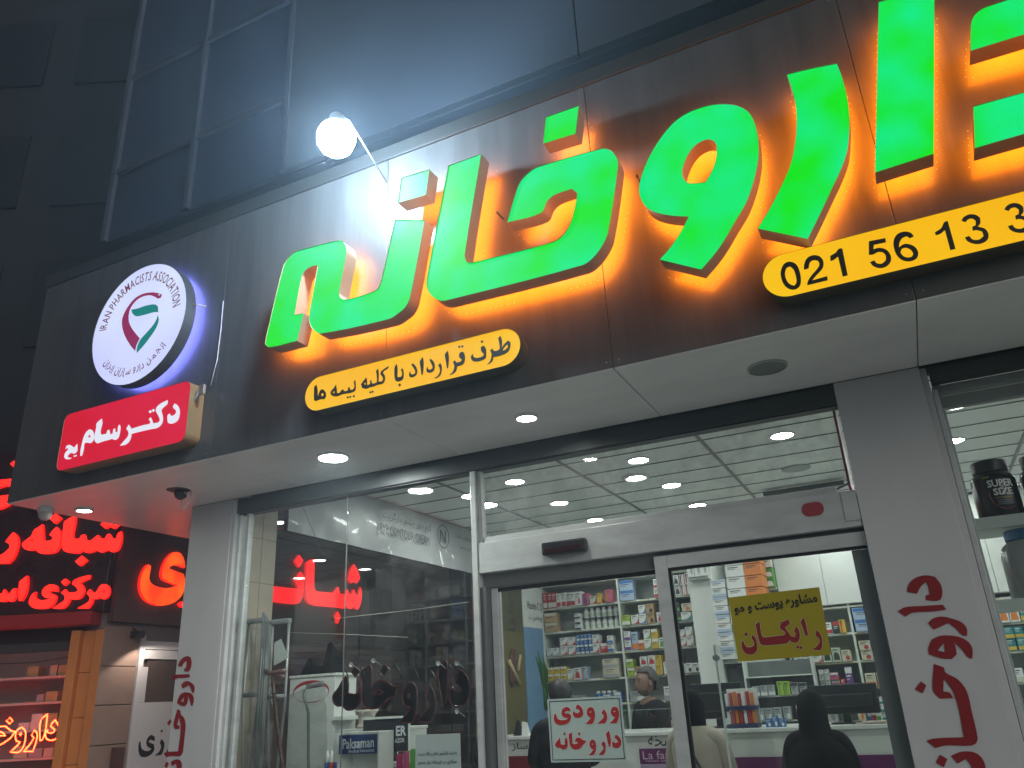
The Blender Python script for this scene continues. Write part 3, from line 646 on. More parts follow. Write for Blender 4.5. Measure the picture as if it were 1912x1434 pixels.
nl(MB().bbox(-0.066, 0.0, 0.0, 0.2, 0, 2.27, 0.004)).build('pilaster', M_glowstone, NB)
nwin = nl(MB().box(-4.0, -0.246, 0.06, 0.10, 2.13, 2.2).box(-4.0, -0.246, 0.06, 0.10, 0, 0.3).box(-4.0, -3.95, 0.06, 0.10, 0.2999, 2.1301)).build('shop_window', M_rail, NB)
nl(MB().box(-4.0, -0.246, 0.08, 0.086, 0.3, 2.13)).build('pane', G_shop, nwin)
nl(MB().box(-4.0, 0.1, 1.35, 1.4, 0, 2.4).box(-4.0, -0.0, 0.32, 1.35, 2.28, 2.4).box(-0.10, -0.06, 0.32, 1.35, 0, 2.28)).build('room', mat('warm_room', (0.36, 0.27, 0.25), 0.6), NB)
for z in (2.19,):
    nl(MB().bbox(-2.6, -0.42, 0.42, 0.46, z, z + 0.03, 0.004)).build('strip_light', emit('warm_strip', (1.0, 0.86, 0.80), 5.0), NB)
nl(MB().tube([(-1.6, 0.35, 2.12), (-1.0, 0.34, 2.08), (-0.7, 0.34, 2.075), (-0.4, 0.35, 2.11)], 0.004, 6)).build('hanging_wire', M_black, NB)
# wall that runs back along the passage
XW = -5.645
wl = MB(); zz = [0, 0.28, 0.58, 0.87, 1.15, 1.44, 1.72, 2.0, 2.30]
for a, b in zip(zz, zz[1:]): wl.bbox(XW - 0.04, XW, 4.404, 4.735, a + 0.003, b - 0.003, 0.003)
wl.build('stone_cladding', M_ntile, NB)
MB().box(XW - 0.3, XW - 0.041, 4.41, 9.8, 0, 5.0).build('wall', mat('passage_wall', (0.20, 0.165, 0.165), 0.6, var=0.08), NB)
dr = MB().bbox(XW - 0.039, XW + 0.012, 4.745, 4.79, 0, 2.24, 0.003).bbox(XW - 0.039, XW + 0.004, 4.791, 5.9, 0, 1.73, 0.003).bbox(XW - 0.039, XW + 0.006, 4.791, 5.9, 2.06, 2.13, 0.003).bbox(XW - 0.039, XW + 0.008, 4.791, 5.9, 2.135, 2.2, 0.003).bbox(XW - 0.039, XW + 0.004, 4.791, 4.85, 1.731, 2.0, 0.003).build('door', M_wdoor, NB)
MB().box(XW - 0.04, XW - 0.01, 4.851, 5.9, 1.731, 2.059).build('window', mat('door_glazing', (0.085, 0.06, 0.05), 0.2), dr)
MB().shape(glyphs(["1430,1120 1460,1140 1460,1180 1415,1165 1400,1190 1450,1210 1455,1260 1420,1310 1360,1333 1320,1320 1305,1270 1312,1190 1325,1180 1330,1230 1345,1260 1390,1275 1430,1255 1390,1230 1380,1190 1400,1140",
  "1525,1160 1550,1200 1540,1270 1520,1312 1455,1318 1500,1280 1520,1230 1505,1195", "1525,1071 1539,1085 1525,1099 1511,1085", "1600,1160 1612,1200 1602,1260 1580,1305 1545,1308 1575,1270 1590,1230"], 5.05, 0, 1150, 50, 3), on_x(XW + 0.006)).build('lettering', M_black, dr)
MB().bbox(XW - 0.039, XW + 0.03, 4.44, 6.0, 2.33, 3.35, 0.004).bbox(XW - 0.039, XW + 0.02, 6.004, 9.2, 2.25, 3.35, 0.004).build('sign_board', mat('passage_board', (0.10, 0.055, 0.055), 0.4), NB)
MB().bbox(XW - 0.03, XW + 0.05, 4.6, 4.68, 1.16, 1.42, 0.005).build('intercom', mat('intercom_case', (0.10, 0.05, 0.045), 0.4), NB)
# white window frame and lit shutter head far down the passage
MB().bbox(XW - 0.04, XW + 0.02, 6.75, 7.75, 1.75, 1.82, 0.003).bbox(XW - 0.04, XW + 0.02, 6.75, 6.83, 1.1, 1.75, 0.003).bbox(XW - 0.04, XW + 0.02, 7.67, 7.75, 1.1, 1.75, 0.003).build('window_frame', M_white, NB)
MB().box(XW - 0.04, XW - 0.015, 6.83, 7.67, 1.1, 1.75).build('window', mat('far_pane', (0.12, 0.15, 0.22), 0.2), NB)
mb = MB()
for k in range(6): mb.bbox(XW - 0.04, XW + 0.03 - 0.002 * k, 6.2, 8.6, 1.86 + k * 0.06, 1.915 + k * 0.06, 0.004)
mb.build('shutter', mat('shutter_slats', (0.42, 0.38, 0.38), 0.4), NB)
# torn paper on the stone
a = on_plane(P0 + NN * -0.0, NN)
mb = MB(); g = on_x(XW + 0.004); pp = [g(213, 1414), g(231, 1412), g(231, 1420), g(219, 1430)]
mb.add(pp, [(0, 1, 2, 3)]).add([q - Vector((0.002, 0, 0)) for q in pp], [(3, 2, 1, 0)])
mb.build('torn_paper', mat('torn_white_paper', (0.65, 0.62, 0.6), 0.7), label='torn scrap of white paper stuck on the brown stone wall', cat='paper')
# small floodlight on the passage wall with a spot lamp under it
T = thing('wall_spotlight', 'small black spotlight fixed high on the brown stone at the passage corner', 'spotlight', (XW + 0.06, 4.66, 2.26))
MB().bbox(XW + 0.02, XW + 0.10, 4.62, 4.70, 2.21, 2.265, 0.008).build('housing', M_black, T)
MB().tube([(XW, 4.66, 2.29), (XW + 0.05, 4.66, 2.262)], 0.008, 6).build('bracket', M_black, T)
ld = bpy.data.lights.new('spot_beam', 'SPOT'); ld.energy = 6; ld.color = (1.0, 0.86, 0.74); ld.spot_size = radians(150); ld.spot_blend = 0.15; ld.shadow_soft_size = 0.02
lo = bpy.data.objects.new('spot_beam', ld); COL.objects.link(lo); lo.parent = T; lo.location = (0.09, 0.03, -0.075); lo.rotation_euler = (radians(18), radians(-8), 0)

# red letters standing on the boards
M_neon = emit('red_letter', (1.0, 0.012, 0.007), 3.0); M_amber = emit('amber_letter', (1.0, 0.035, 0.004), 1.5, c2=(1.0, 0.10, 0.006), scale=7)
M_nside = emit('red_letter_side', (1.0, 0.008, 0.005), 1.4, base=(0.12, 0.01, 0.01))
fN = on_plane(P0 + NN * 0.085, NN); fN0 = lambda px, py: fN(px, py) - NN * 0.03
RED = ["130,285 165,320 180,380 165,460 130,540 80,595 -30,595 -30,530 40,490 95,440 90,400 52,380 90,330",
 "420,205 425,260 430,370 490,370 525,345 510,325 487,312 520,270 560,232 590,270 598,340 590,410 560,470 510,493 420,497 380,485 350,455 310,465 250,455 220,425 222,395 260,360 310,320 335,265 380,235 | 290,375 330,342 340,376", "550,98 607,145 545,200 492,150",
 "745,120 745,170 720,310 730,355 790,350 800,320 835,305 850,365 900,370 935,340 970,312 1000,345 1040,350 1060,310 1085,300 1110,345 1150,350 1165,300 1200,275 1205,340 1190,410 1160,465 1110,482 1070,460 1040,470 1000,485 950,460 910,480 860,488 815,465 780,490 720,490 650,478 615,440 612,390 635,180 690,145",
 "810,518 860,562 795,620 743,575", "1030,180 1190,205 1130,250 1085,225 1045,250 995,208",
 "1040,800 1075,820 1085,870 1065,925 1025,950 985,930 965,945 920,945 905,990 870,1040 765,1040 820,1010 880,970 890,930 860,890 890,850 920,890 950,880 975,840 1000,810 | 1020,858 1043,852 1040,884 1020,884",
 "890,710 880,745 815,775 790,790 820,820 830,870 800,930 760,950 690,950 670,990 620,1040 520,1040 580,1000 640,960 640,915 605,885 645,850 670,885 740,880 770,870 760,835 715,800 730,765 790,735", "645,745 682,775 640,815 605,780",
 "545,810 565,830 565,875 540,870 500,865 480,890 540,905 555,930 535,985 490,1030 400,1045 330,1035 290,1000 288,960 310,910 350,875 345,920 360,945 420,960 500,945 440,930 415,900 420,860 450,825 500,803",
 "268,715 270,800 250,900 210,965 185,965 183,880 190,775", "160,840 160,890 140,950 110,975 70,960 40,975 -20,970 -20,900 20,890 40,850 65,890 100,890 125,850",
 "100,-395 165,-440 165,-330", "-30,-230 150,-250 130,-150 60,-175 -30,-150", "-30,-70 110,-90 85,15 0,55 -30,55"]
T = thing('red_lit_sign', 'red lit Persian letters in two lines on the far left maroon board', 'sign', P0 + NN * 0.085 - NU * 0.6 + Vector((0, 0, 2.4)))
for ln in RED:
    gr = glyphs([ln], 5.311, 0, 940, 46, 3)
    lo = MB().shape(gr, fN).build('letter', M_neon, T); MB().shape(gr, fN, fN0).build('letter_side', M_nside, lo, fix=False)
T = thing('passage_sign', 'red and amber lit Persian word along the passage wall, partly seen through the window', 'sign', (XW + 0.06, 6.0, 2.4))
fX = on_x(XW + 0.07); fX0 = lambda px, py: fX(px, py) - Vector((0.03, 0, 0))
gr = glyphs(["1470,605 1500,620 1490,680 1480,740 1500,790 1560,825 1640,840 1720,830 1765,815 1700,790 1630,760 1605,715 1615,640 1650,560 1700,500 1745,480 1790,495 1820,540 1835,600 1835,640 1760,610 1700,620 1675,645 1740,670 1820,700 1835,760 1830,850 1790,930 1720,985 1620,1012 1520,1000 1440,950 1400,880 1390,800 1405,720 1440,640"], 5.311, 0, 940, 46, 3)
lo = MB().shape(gr, fX).build('letter', M_amber, T); MB().shape(gr, fX, fX0).build('letter_side', M_nside, lo, fix=False)
for ln, so in ((["1805,970 1835,1000 1805,1030 1778,1000"], (5.311, 0, 940)),
 (["292,705 318,740 320,850 310,930 285,980 240,993 35,970 -180,945 -160,810 48,835 270,860 262,820 245,790 270,740"], (4.78, 500, 920)), (["283,555 318,605 280,668 245,610"], (4.78, 500, 920)),
 (["420,590 415,840 430,880 590,895 610,865 632,840 645,900 690,910 710,860 730,905 745,910 770,860 790,915 810,910 830,840 840,900 830,990 805,1042 780,1030 765,1015 745,1035 720,1030 700,1010 680,1033 640,1025 560,1018 430,1005 370,985 340,930 345,630 385,600"], (4.78, 500, 920)),
 (["770,638 803,690 825,765 797,808 770,790 745,808 720,765 745,685"], (4.78, 500, 920)), (["625,1060 648,1110 625,1170 600,1110"], (4.78, 500, 920))):
    gr = glyphs(ln, *so, 46, 3)
    lo = MB().shape(gr, fX).build('letter', emit('red_letter_far', (1.0, 0.010, 0.012), 4.0), T); MB().shape(gr, fX, fX0).build('letter_side', M_nside, lo, fix=False)
# neon outline word in the neighbour's window
T = thing('neon_word', 'glowing neon outline of a Persian word inside the far left shop window', 'neon sign', P0 - NU * 0.8 + Vector((0, 0, 1.2)))
fW = on_plane(P0 - NN * 0.17, NN); M_tube = emit('neon_tube', (1.0, 0.013, 0.003), 90.0)
for pts in ("520,980 550,1040 550,1110 525,1160 475,1172 437,1155 428,1110 445,1075 450,1100 480,1105 510,1095 515,1070 480,1045 485,1020", "447,925 440,1000 425,1100 400,1165 378,1178 375,1100 385,985",
            "325,1075 350,1110 345,1170 310,1278 222,1278 280,1215 320,1150 298,1125", "205,1050 238,1085 240,1150 225,1220 180,1283 97,1283 165,1220 190,1190 155,1180 145,1140 160,1080", "193,1103 205,1115 193,1127 181,1115",
            "-40,1050 45,1040 75,1060 110,1085 150,1090 130,1110 100,1150 60,1180 30,1200 -40,1230 -120,1220 -130,1000 -90,960 -80,1040", "-10,1130 50,1130 20,1098 -10,1092", "95,960 120,990 92,1018 60,990"):
    q = [(x / 5.05, 1150 + y / 5.05) for x, y in smooth2d(P(pts), 60, 3)]
    MB().tube([fW(*p) for p in q], 0.0042, 6, closed=True).build('tube', M_tube, T)
# stock on the neighbour's shelves
U = thing('neighbour_shelf_unit', 'reddish lit shelf unit behind the glowing neon word', 'shelf unit', P0 - NU * 1.5 - NN * 1.1)
M_nsh = mat('neighbour_shelf', (0.5, 0.40, 0.37), 0.5)
for z in (0.6, 0.85, 1.1, 1.33, 1.55, 1.77, 1.98): nl(MB().bbox(-3.6, -0.12, 0.95, 1.34, z, z + 0.02, 0.003)).build('shelf', M_nsh, U)
nl(MB().bbox(-3.62, -3.6, 0.95, 1.34, 0, 2.2, 0.002).bbox(-0.12, -0.10, 0.95, 1.34, 0, 2.2, 0.002)).build('side_panel', M_nsh, U)

rn = random.Random(5); nc = [((0.6, 0.55, 0.53), 'white'), ((0.45, 0.4, 0.3), 'cream'), ((0.35, 0.3, 0.12), 'yellowish'), ((0.3, 0.28, 0.3), 'grey')]
for r_, z in enumerate((1.12, 1.35, 1.57, 1.79, 2.0)):
    x = -1.15
    for k in range(8):
        wd = rn.uniform(0.07, 0.13); hh = rn.uniform(0.06, 0.13) if z < 1.99 else 0.09; c_, n_ = nc[rn.randrange(4)]
        if rn.random() < 0.8:
            m = MB().bbox(x, x + wd - 0.012, 1.0, 1.12, z + 0.001, z + hh, 0.003)
            nl(m).build('carton', mat('neighbour_carton_' + n_, c_, 0.5), label='%s carton, %s place on shelf %s above the neon word' % (n_, ['first', 'second', 'third', 'fourth', 'fifth', 'sixth', 'seventh', 'eighth'][k], ['level with', 'just', 'second', 'third', 'highest'][r_]), cat='carton', group="cartons on the neighbour's shelves")
        x += wd
# ---------------------------------------------------------------- signs on the glass
EX0, EX1, EZ0, EZ1 = -1.787, -1.384, 1.30, 1.597
T = thing('entrance_sign', 'pale green board with red Persian words on the left door leaf', 'sign', (-1.585, 4.068, EZ0))
M_pg = mat('pale_green_board', (0.40, 0.50, 0.46), 0.45, var=0.04); M_sred = mat('sign_red', (0.36, 0.02, 0.02), 0.45); M_out = mat('letter_outline', (0.72, 0.66, 0.62), 0.5)
slab(MB(), rrect(EX0, EX1, EZ0, EZ1, 0.004, 2), 4.067, 4.071).build('board', M_pg, T)
b = MB(); i = 0.010
for x0, x1, z0, z1 in ((EX0 + i, EX1 - i, EZ1 - i - .003, EZ1 - i), (EX0 + i, EX1 - i, EZ0 + i, EZ0 + i + .003), (EX0 + i, EX0 + i + .003, EZ0 + i + .003, EZ1 - i - .003), (EX1 - i - .003, EX1 - i, EZ0 + i + .003, EZ1 - i - .003)): b.box(x0, x1, 4.0655, 4.0668, z0, z1)
b.build('border', M_black, T)
V1 = "1370,290 1420,310 1450,390 1450,480 1430,560 1400,605 1270,605 1330,550 1380,490 1340,475 1305,430 1300,360 1325,310 | 1340,380 1390,370 1385,390 1345,393"
V2 = ' | '.join(sh(q, -447, 10) for q in V1.split('|'))
ENT = [V1, "1165,335 1210,390 1230,460 1225,540 1190,605 1040,605 1100,560 1165,500 1165,450 1120,415 1145,375", V2,
 "680,245 740,290 780,360 785,430 750,485 690,505 620,490 595,440 600,380 625,385 640,410 690,410 725,385 690,340 640,330 660,280",
 "500,300 540,330 550,385 500,370 450,395 440,415 530,420 560,460 550,540 500,600 400,632 310,625 255,580 238,520 245,450 275,410 290,470 310,520 380,545 480,530 510,510 430,490 390,460 380,410 400,340 450,305",
 "1390,810 1450,850 1490,920 1490,1000 1450,1055 1390,1068 1335,1040 1322,980 1340,920 1360,960 1400,965 1435,945 1400,890 1365,870", "1265,735 1280,790 1300,900 1300,980 1280,1060 1260,1030 1230,900 1205,800 1230,770",
 "1165,930 1200,980 1205,1080 1190,1150 1165,1190 1060,1190 1110,1140 1165,1080 1150,1030 1115,990 1140,960", "960,900 1010,930 1025,1020 1020,1110 1000,1165 970,1193 880,1193 930,1150 975,1090 940,1075 905,1020 905,960 925,920 | 940,985 975,980 970,998 945,998",
 "575,765 580,830 590,980 620,990 690,975 670,945 630,950 640,900 680,865 740,880 780,910 838,925 835,960 800,990 750,1050 700,1085 620,1085 560,1050 530,960 515,810", "710,760 742,795 710,830 685,795",
 "350,850 360,920 370,990 420,1000 450,990 440,930 460,860 490,900 500,970 490,1050 440,1090 390,1085 360,1060 320,1060 270,1035 262,1000 290,940 330,900", "437,765 465,800 437,830 410,800"]
def grow(lines, k, scale, ox, oy, ang=46, sub=3):
    """outlines of the letters pushed out by k photo pixels, for the pale edge round painted letters"""
    res = []
    for g in glyphs([l.split('|')[0] for l in lines], scale, ox, oy, ang, sub):
        p = [Vector(q) for q in g[0]]; n = len(p)
        ar = sum(p[a].x * p[(a + 1) % n].y - p[(a + 1) % n].x * p[a].y for a in range(n)); s = 1 if ar > 0 else -1; o = []
        for a in range(n):
            d = (p[(a + 1) % n] - p[a - 1])
            if d.length > 1e-6: d.normalize(); o.append((p[a].x + d.y * k * s, p[a].y - d.x * k * s))
        res.append([o])
    return res
MB().shape(grow(ENT, 0.9, 9.956, 1010, 1290), on_y(4.0663)).build('outline', M_out, T)
MB().shape(glyphs(ENT, 9.956, 1010, 1290, 46, 3), on_y(4.0652)).build('lettering', M_sred, T)

T = thing('consultation_sign', 'mustard yellow sign with black and red Persian writing on the right door leaf', 'sign', (-0.57, 4.04, 1.72))
fe = on_y(4.041); cq = [(1359.5, 1115.8), (1529.5, 1096), (1552, 1222.5), (1379, 1235.6)]
m = MB(); m.add([fe(*p) for p in cq] + [fe(*p) + Vector((0, 0.003, 0)) for p in cq], [(0, 1, 2, 3), (7, 6, 5, 4), (0, 4, 5, 1), (1, 5, 6, 2), (2, 6, 7, 3), (3, 7, 4, 0)])
m.build('board', mat('mustard_board', (0.32, 0.265, 0.012), 0.4, var=0.06), T)
YL = ["1470,765 1530,830 1555,920 1555,1010 1530,1070 1405,1060 1470,1010 1515,950 1510,900 1455,850", "1278,578 1305,650 1340,810 1342,862 1305,850 1265,730 1230,650", "1190,992 1218,1020 1190,1048 1162,1020", "1240,1002 1268,1030 1240,1058 1212,1030",
 "1165,705 1205,760 1222,840 1210,920 1170,960 1110,950 1070,920 1040,960 980,975 850,985 680,995 630,970 600,860 575,740 560,690 620,635 630,700 650,830 680,880 850,860 1000,840 1010,800 930,750 925,690 990,660 1075,640 1075,680 1000,730 1050,800 1090,860 1150,870 1165,820 1135,790", "1065,605 1070,625 935,675 930,655",
 "515,840 560,880 585,970 585,1060 550,1115 480,1135 410,1110 370,1050 355,960 380,920 400,980 430,1020 500,1020 545,990 540,940 500,890", "420,795 455,830 425,865 390,830"]
MB().shape(grow(YL, 1.2, 7.967, 1340, 1080), on_y(4.0402)).build('outline', mat('buff_outline', (0.5, 0.42, 0.25), 0.5), T)
MB().shape(glyphs(YL, 7.967, 1340, 1080, 46, 3), on_y(4.0392)).build('lettering', mat('dark_red_letter', (0.22, 0.012, 0.014), 0.45), T)
c0 = fe(1371, 1139); c1 = fe(1526, 1118); ux = (c1 - c0).normalized(); uy = Vector((-ux.z, 0, ux.x)); mid = (c0 + c1) / 2
mb = MB(); put_text(mb, 'مشاوره پوست و مو', mid + Vector((0, -0.001, 0)), ux, uy, width=(c1 - c0).length, height=0.062, bold=0.035, fa=True)
mb.build('lettering', M_black, T)
T = thing('paper_notice', 'white paper notice with two small Persian lines taped inside the left window', 'notice', (-2.44, 4.062, 1.2))
fpn = on_y(4.06); q = [fpn(776, 1372), fpn(859, 1369), fpn(862, 1470), fpn(775, 1472)]
m = MB(); m.add(q + [p + Vector((0, 0.0015, 0)) for p in q], [(0, 1, 2, 3), (7, 6, 5, 4), (0, 4, 5, 1), (1, 5, 6, 2), (2, 6, 7, 3), (3, 7, 4, 0)]).build('sheet', mat('notice_paper', (0.46, 0.52, 0.51), 0.7, var=0.03), T)
mb = MB()
for s, a, b in (('به یک کارآموز خانم و آقا جهت', (781, 1409), (853, 1406)), ('همکاری در داروخانه نیاز مندیم', (781, 1425), (854, 1423))):
    a = fpn(*a); b = fpn(*b); ux = (b - a).normalized(); put_text(mb, s, (a + b) / 2 + Vector((0, -0.001, 0)), ux, Vector((-ux.z, 0, ux.x)), width=(b - a).length, height=0.026, bold=0.02, fa=True)
mb.build('lettering', M_black, T)

# ---------------------------------------------------------------- left window display
T = thing('unlit_neon_word', 'unlit dark neon word on black letter backings hanging in the left window', 'neon sign', (-2.72, 4.22, 1.4))
NE = ["1640,250 1700,300 1750,380 1765,500 1745,600 1690,680 1620,695 1555,670 1525,600 1525,520 1560,450 1590,520 1680,520 1640,460 1590,410 1615,330", "1470,145 1500,200 1500,400 1495,560 1465,680 1445,695 1430,600 1400,400 1395,240",
 "1300,440 1340,520 1360,640 1345,780 1300,880 1135,880 1220,780 1305,680 1245,590 1260,520", "1060,405 1110,440 1140,530 1135,700 1110,830 1070,885 925,890 1000,800 1070,705 1000,690 970,620 980,500 1010,430",
 "580,200 600,260 598,470 650,400 720,385 800,420 870,460 930,455 880,520 880,580 800,600 740,660 650,720 560,722 500,690 482,620 480,420 475,290", "750,195 800,240 750,330 700,280", "410,210 460,280 400,350 360,290",
 "430,370 465,440 470,600 440,690 370,735 300,735 250,690 190,690 140,640 140,560 200,480 250,390 290,335 320,400 320,540 400,550 440,520"]
IN = ["1040,540 1065,570 1040,590 1010,565", "600,545 680,500 760,540 640,560", "200,560 240,510 290,560 240,575"]
fn = on_y(4.20); fn2 = on_y(4.215); M_off = mat('unlit_tube', (0.085, 0.016, 0.018), 0.15, var=0.0); M_nb = mat('black_letter_backing', (0.006, 0.006, 0.006), 0.3)
for ln in NE:
    gr = glyphs([ln], 6.373, 600, 1210, 60, 3)
    bk = MB().shape(grow([ln], 1.2, 6.373, 600, 1210, 60, 3), fn2).build('backing', M_nb, T)
    MB().tube([fn(*p) for p in gr[0][0]], 0.0042, 6, closed=True).build('tube', M_off, bk)
for ln in IN: MB().tube([fn(*p) for p in glyphs([ln], 6.373, 600, 1210, 60, 3)[0][0]], 0.004, 6, closed=True).build('tube', M_off, T)
M_cup = mat('clear_cup', (0.5, 0.52, 0.5), 0.2)
for px, py in ((655, 1241), (697, 1233), (818, 1238), (853, 1238), (853, 1328)):
    p = on_y(4.10)(px, py); MB().lathe([(0.014, 0), (0.012, 0.006), (0.004, 0.014), (0.0, 0.016)], p, 12, 'Y').tube([p + Vector((0, 0.014, 0)), p + Vector((0.0, 0.09, -0.03))], 0.002, 5).build('suction_cup', M_cup, T)
mb = MB()
for k in range(7):
    x = 640 + k * 33; a = on_y(4.205)(x, 1240 + 6 * (k % 3)); mb.tube([a, a + Vector((0.02, 0.01, -0.04)), a + Vector((0.035, 0.015, -0.09))], 0.004 + 0.002 * (k % 2), 6)
mb.build('cable_loops', M_nb, T)
# wires strung across the pane with a round clamp
wy = on_y(4.075)
T = thing('glass_clamp', 'black round clamp with thin wires strung across the left window pane', 'clamp', wy(622, 1156))
MB().lathe([(0.0, -0.012), (0.012, -0.010), (0.013, 0.0), (0.0, 0.01)], wy(622, 1156), 16, 'Y').build('knob', M_black, T)
MB().tube([wy(626, 1155), wy(760, 1140), wy(876, 1124)], 0.0014, 5).build('wire', mat('pale_wire', (0.55, 0.52, 0.47), 0.5), T)
MB().tube([wy(540, 1181), wy(640, 1184), wy(762, 1190)], 0.0012, 5).build('wire', mat('pale_wire', (0.55, 0.52, 0.47), 0.5), T)
MB().tube([wy(566, 948), wy(588, 1000), wy(600, 1030), wy(615, 1042)], 0.0014, 5).build('wire', M_black, T)

# crutches, canes and plastic sleeves
M_crut = mat('dull_aluminium', (0.30, 0.31, 0.31), 0.4, 0.5); M_pad = mat('grey_foam', (0.22, 0.23, 0.23), 0.7)
M_film = glass('plastic_film', (0.72, 0.74, 0.73), 0.08, 0.55)
def crutch(label, xs, zt, y, film):
    T = thing('crutch', label, 'crutch', ((xs[0] + xs[1]) / 2, y, 0.75), 0, 'crutches in the left window')
    MB().bbox(xs[0] - 0.012, xs[1] + 0.012, y - 0.02, y + 0.02, zt - 0.035, zt, 0.014).build('arm_pad', M_pad, T)
    mx = (xs[0] + xs[1]) / 2
    for k, x in enumerate(xs): MB().tube([(x, y, zt - 0.034), (x, y, zt - 0.5), (mx + (0.012 if k else -0.012), y, 1.05)], 0.009, 8).build('upright', M_crut, T)
    MB().tube([(xs[0], y, zt - 0.47), (xs[1], y, zt - 0.47)], 0.014, 8).build('hand_grip', M_pad, T)
    MB().tube([(mx, y, 1.06), (mx, y, 0.75)], 0.011, 8).build('leg', M_crut, T)
    return T
crutch('left aluminium crutch with grey padded top beside the tiled return', (-3.925, -3.80), 2.185, 4.135, 0)
crutch('right aluminium crutch with grey padded top, white tag hanging from it', (-3.735, -3.60), 2.165, 4.15, 1)
m = MB()
for x in (-3.795, -3.775, -3.757): m.tube([(x, 4.13, 2.215 - (x + 3.795)), (x + 0.004, 4.128, 1.6), (x + 0.03, 4.13, 0.76)], 0.011, 8)
m.build('crutch_tubes', M_crut, label='bundle of grey tubes in plastic between the two crutch tops', cat='tubes')
fc = on_y(4.10); q = [fc(512, 1200), fc(525, 1193), fc(539, 1228), fc(511, 1243)]
m = MB(); m.add(q + [p + Vector((0, 0.001, 0)) for p in q], [(0, 1, 2, 3), (7, 6, 5, 4), (0, 4, 5, 1), (1, 5, 6, 2), (2, 6, 7, 3), (3, 7, 4, 0)])
m.build('paper_tag', mat('tag_paper', (0.42, 0.46, 0.43), 0.7), label='tilted white paper tag hanging on the right crutch', cat='tag')
M_wood = mat('dark_brown_wood', (0.06, 0.028, 0.02), 0.35, var=0.3)
fc = on_y(4.12)
T = thing('walking_cane', 'dark brown wooden cane with carved handle leaning in the left window', 'cane', (fc(528, 1434).x, 4.12, 0.8))
MB().tube([fc(*p) for p in ((496, 1252), (503, 1258), (512, 1256), (522, 1254), (533, 1252))], 0.014, 8).tube([fc(*p) for p in ((514, 1263), (524, 1262), (531, 1264))], 0.012, 8).build('handle', mat('carved_handle', (0.15, 0.085, 0.07), 0.4), T)
pts = [fc(508, 1264), fc(512, 1300), fc(516, 1340), fc(522, 1390), fc(528, 1434)]; pts.append(pts[-1] + (pts[-1] - pts[0]) * 0.8)
mb = MB().tube(pts, 0.0105, 8); 
for a in range(1, 5):
    for k in range(2): p = pts[a - 1] + (pts[a] - pts[a - 1]) * (0.3 + 0.5 * k); mb.tube([p, p + (pts[a] - pts[a - 1]).normalized() * 0.012], 0.0122, 8)
mb.build('shaft', M_wood, T)
T = thing('walking_stick', 'grey metal walking stick with bent handle in a plastic sleeve, left window', 'cane', (fc(576, 1434).x, 4.16, 0.8))
fd = on_y(4.16)
MB().tube([fd(603, 1277), fd(590, 1279), fd(574, 1282)], 0.016, 10).build('handle', mat('grey_grip', (0.20, 0.21, 0.21), 0.5), T)
pts = [fd(574, 1283), fd(568, 1290), fd(567, 1303), fd(573, 1318), fd(576, 1332), fd(576, 1434)]; pts.append(pts[-1] + Vector((0, 0, -0.5)))
MB().tube([Vector(p) for p in pts], 0.009, 10).build('shaft', mat('green_grey_tube', (0.13, 0.17, 0.165), 0.35, 0.4), T)
def film(label, quad, y, seed):
    rnd = random.Random(seed); f = on_y(y); vs = []; fs = []; nu, nv = 9, 16
    for j in range(nv + 1):
        for i in range(nu + 1):
            u, v = i / nu, j / nv; a = [quad[0][k] * (1 - u) + quad[1][k] * u for k in (0, 1)]; b = [quad[3][k] * (1 - u) + quad[2][k] * u for k in (0, 1)]
            p = f(a[0] * (1 - v) + b[0] * v, a[1] * (1 - v) + b[1] * v); p.y += rnd.uniform(-0.012, 0.012) - 0.02 * sin(pi * u); vs.append(p)
    for j in range(nv):
        for i in range(nu): k = j * (nu + 1) + i; fs.append((k, k + 1, k + nu + 2, k + nu + 1))
    m = MB(); m.smooth = True; m.add(vs, fs); return m.build('plastic_sleeve', M_film, label=label, cat='plastic sleeve')
film('crumpled clear plastic sleeve round the grey walking stick', [(528, 1304), (606, 1270), (615, 1470), (530, 1470)], 4.118, 3)
film('crumpled clear plastic sleeve round the left crutch', [(466, 1160), (506, 1160), (508, 1470), (462, 1470)], 4.112, 5)
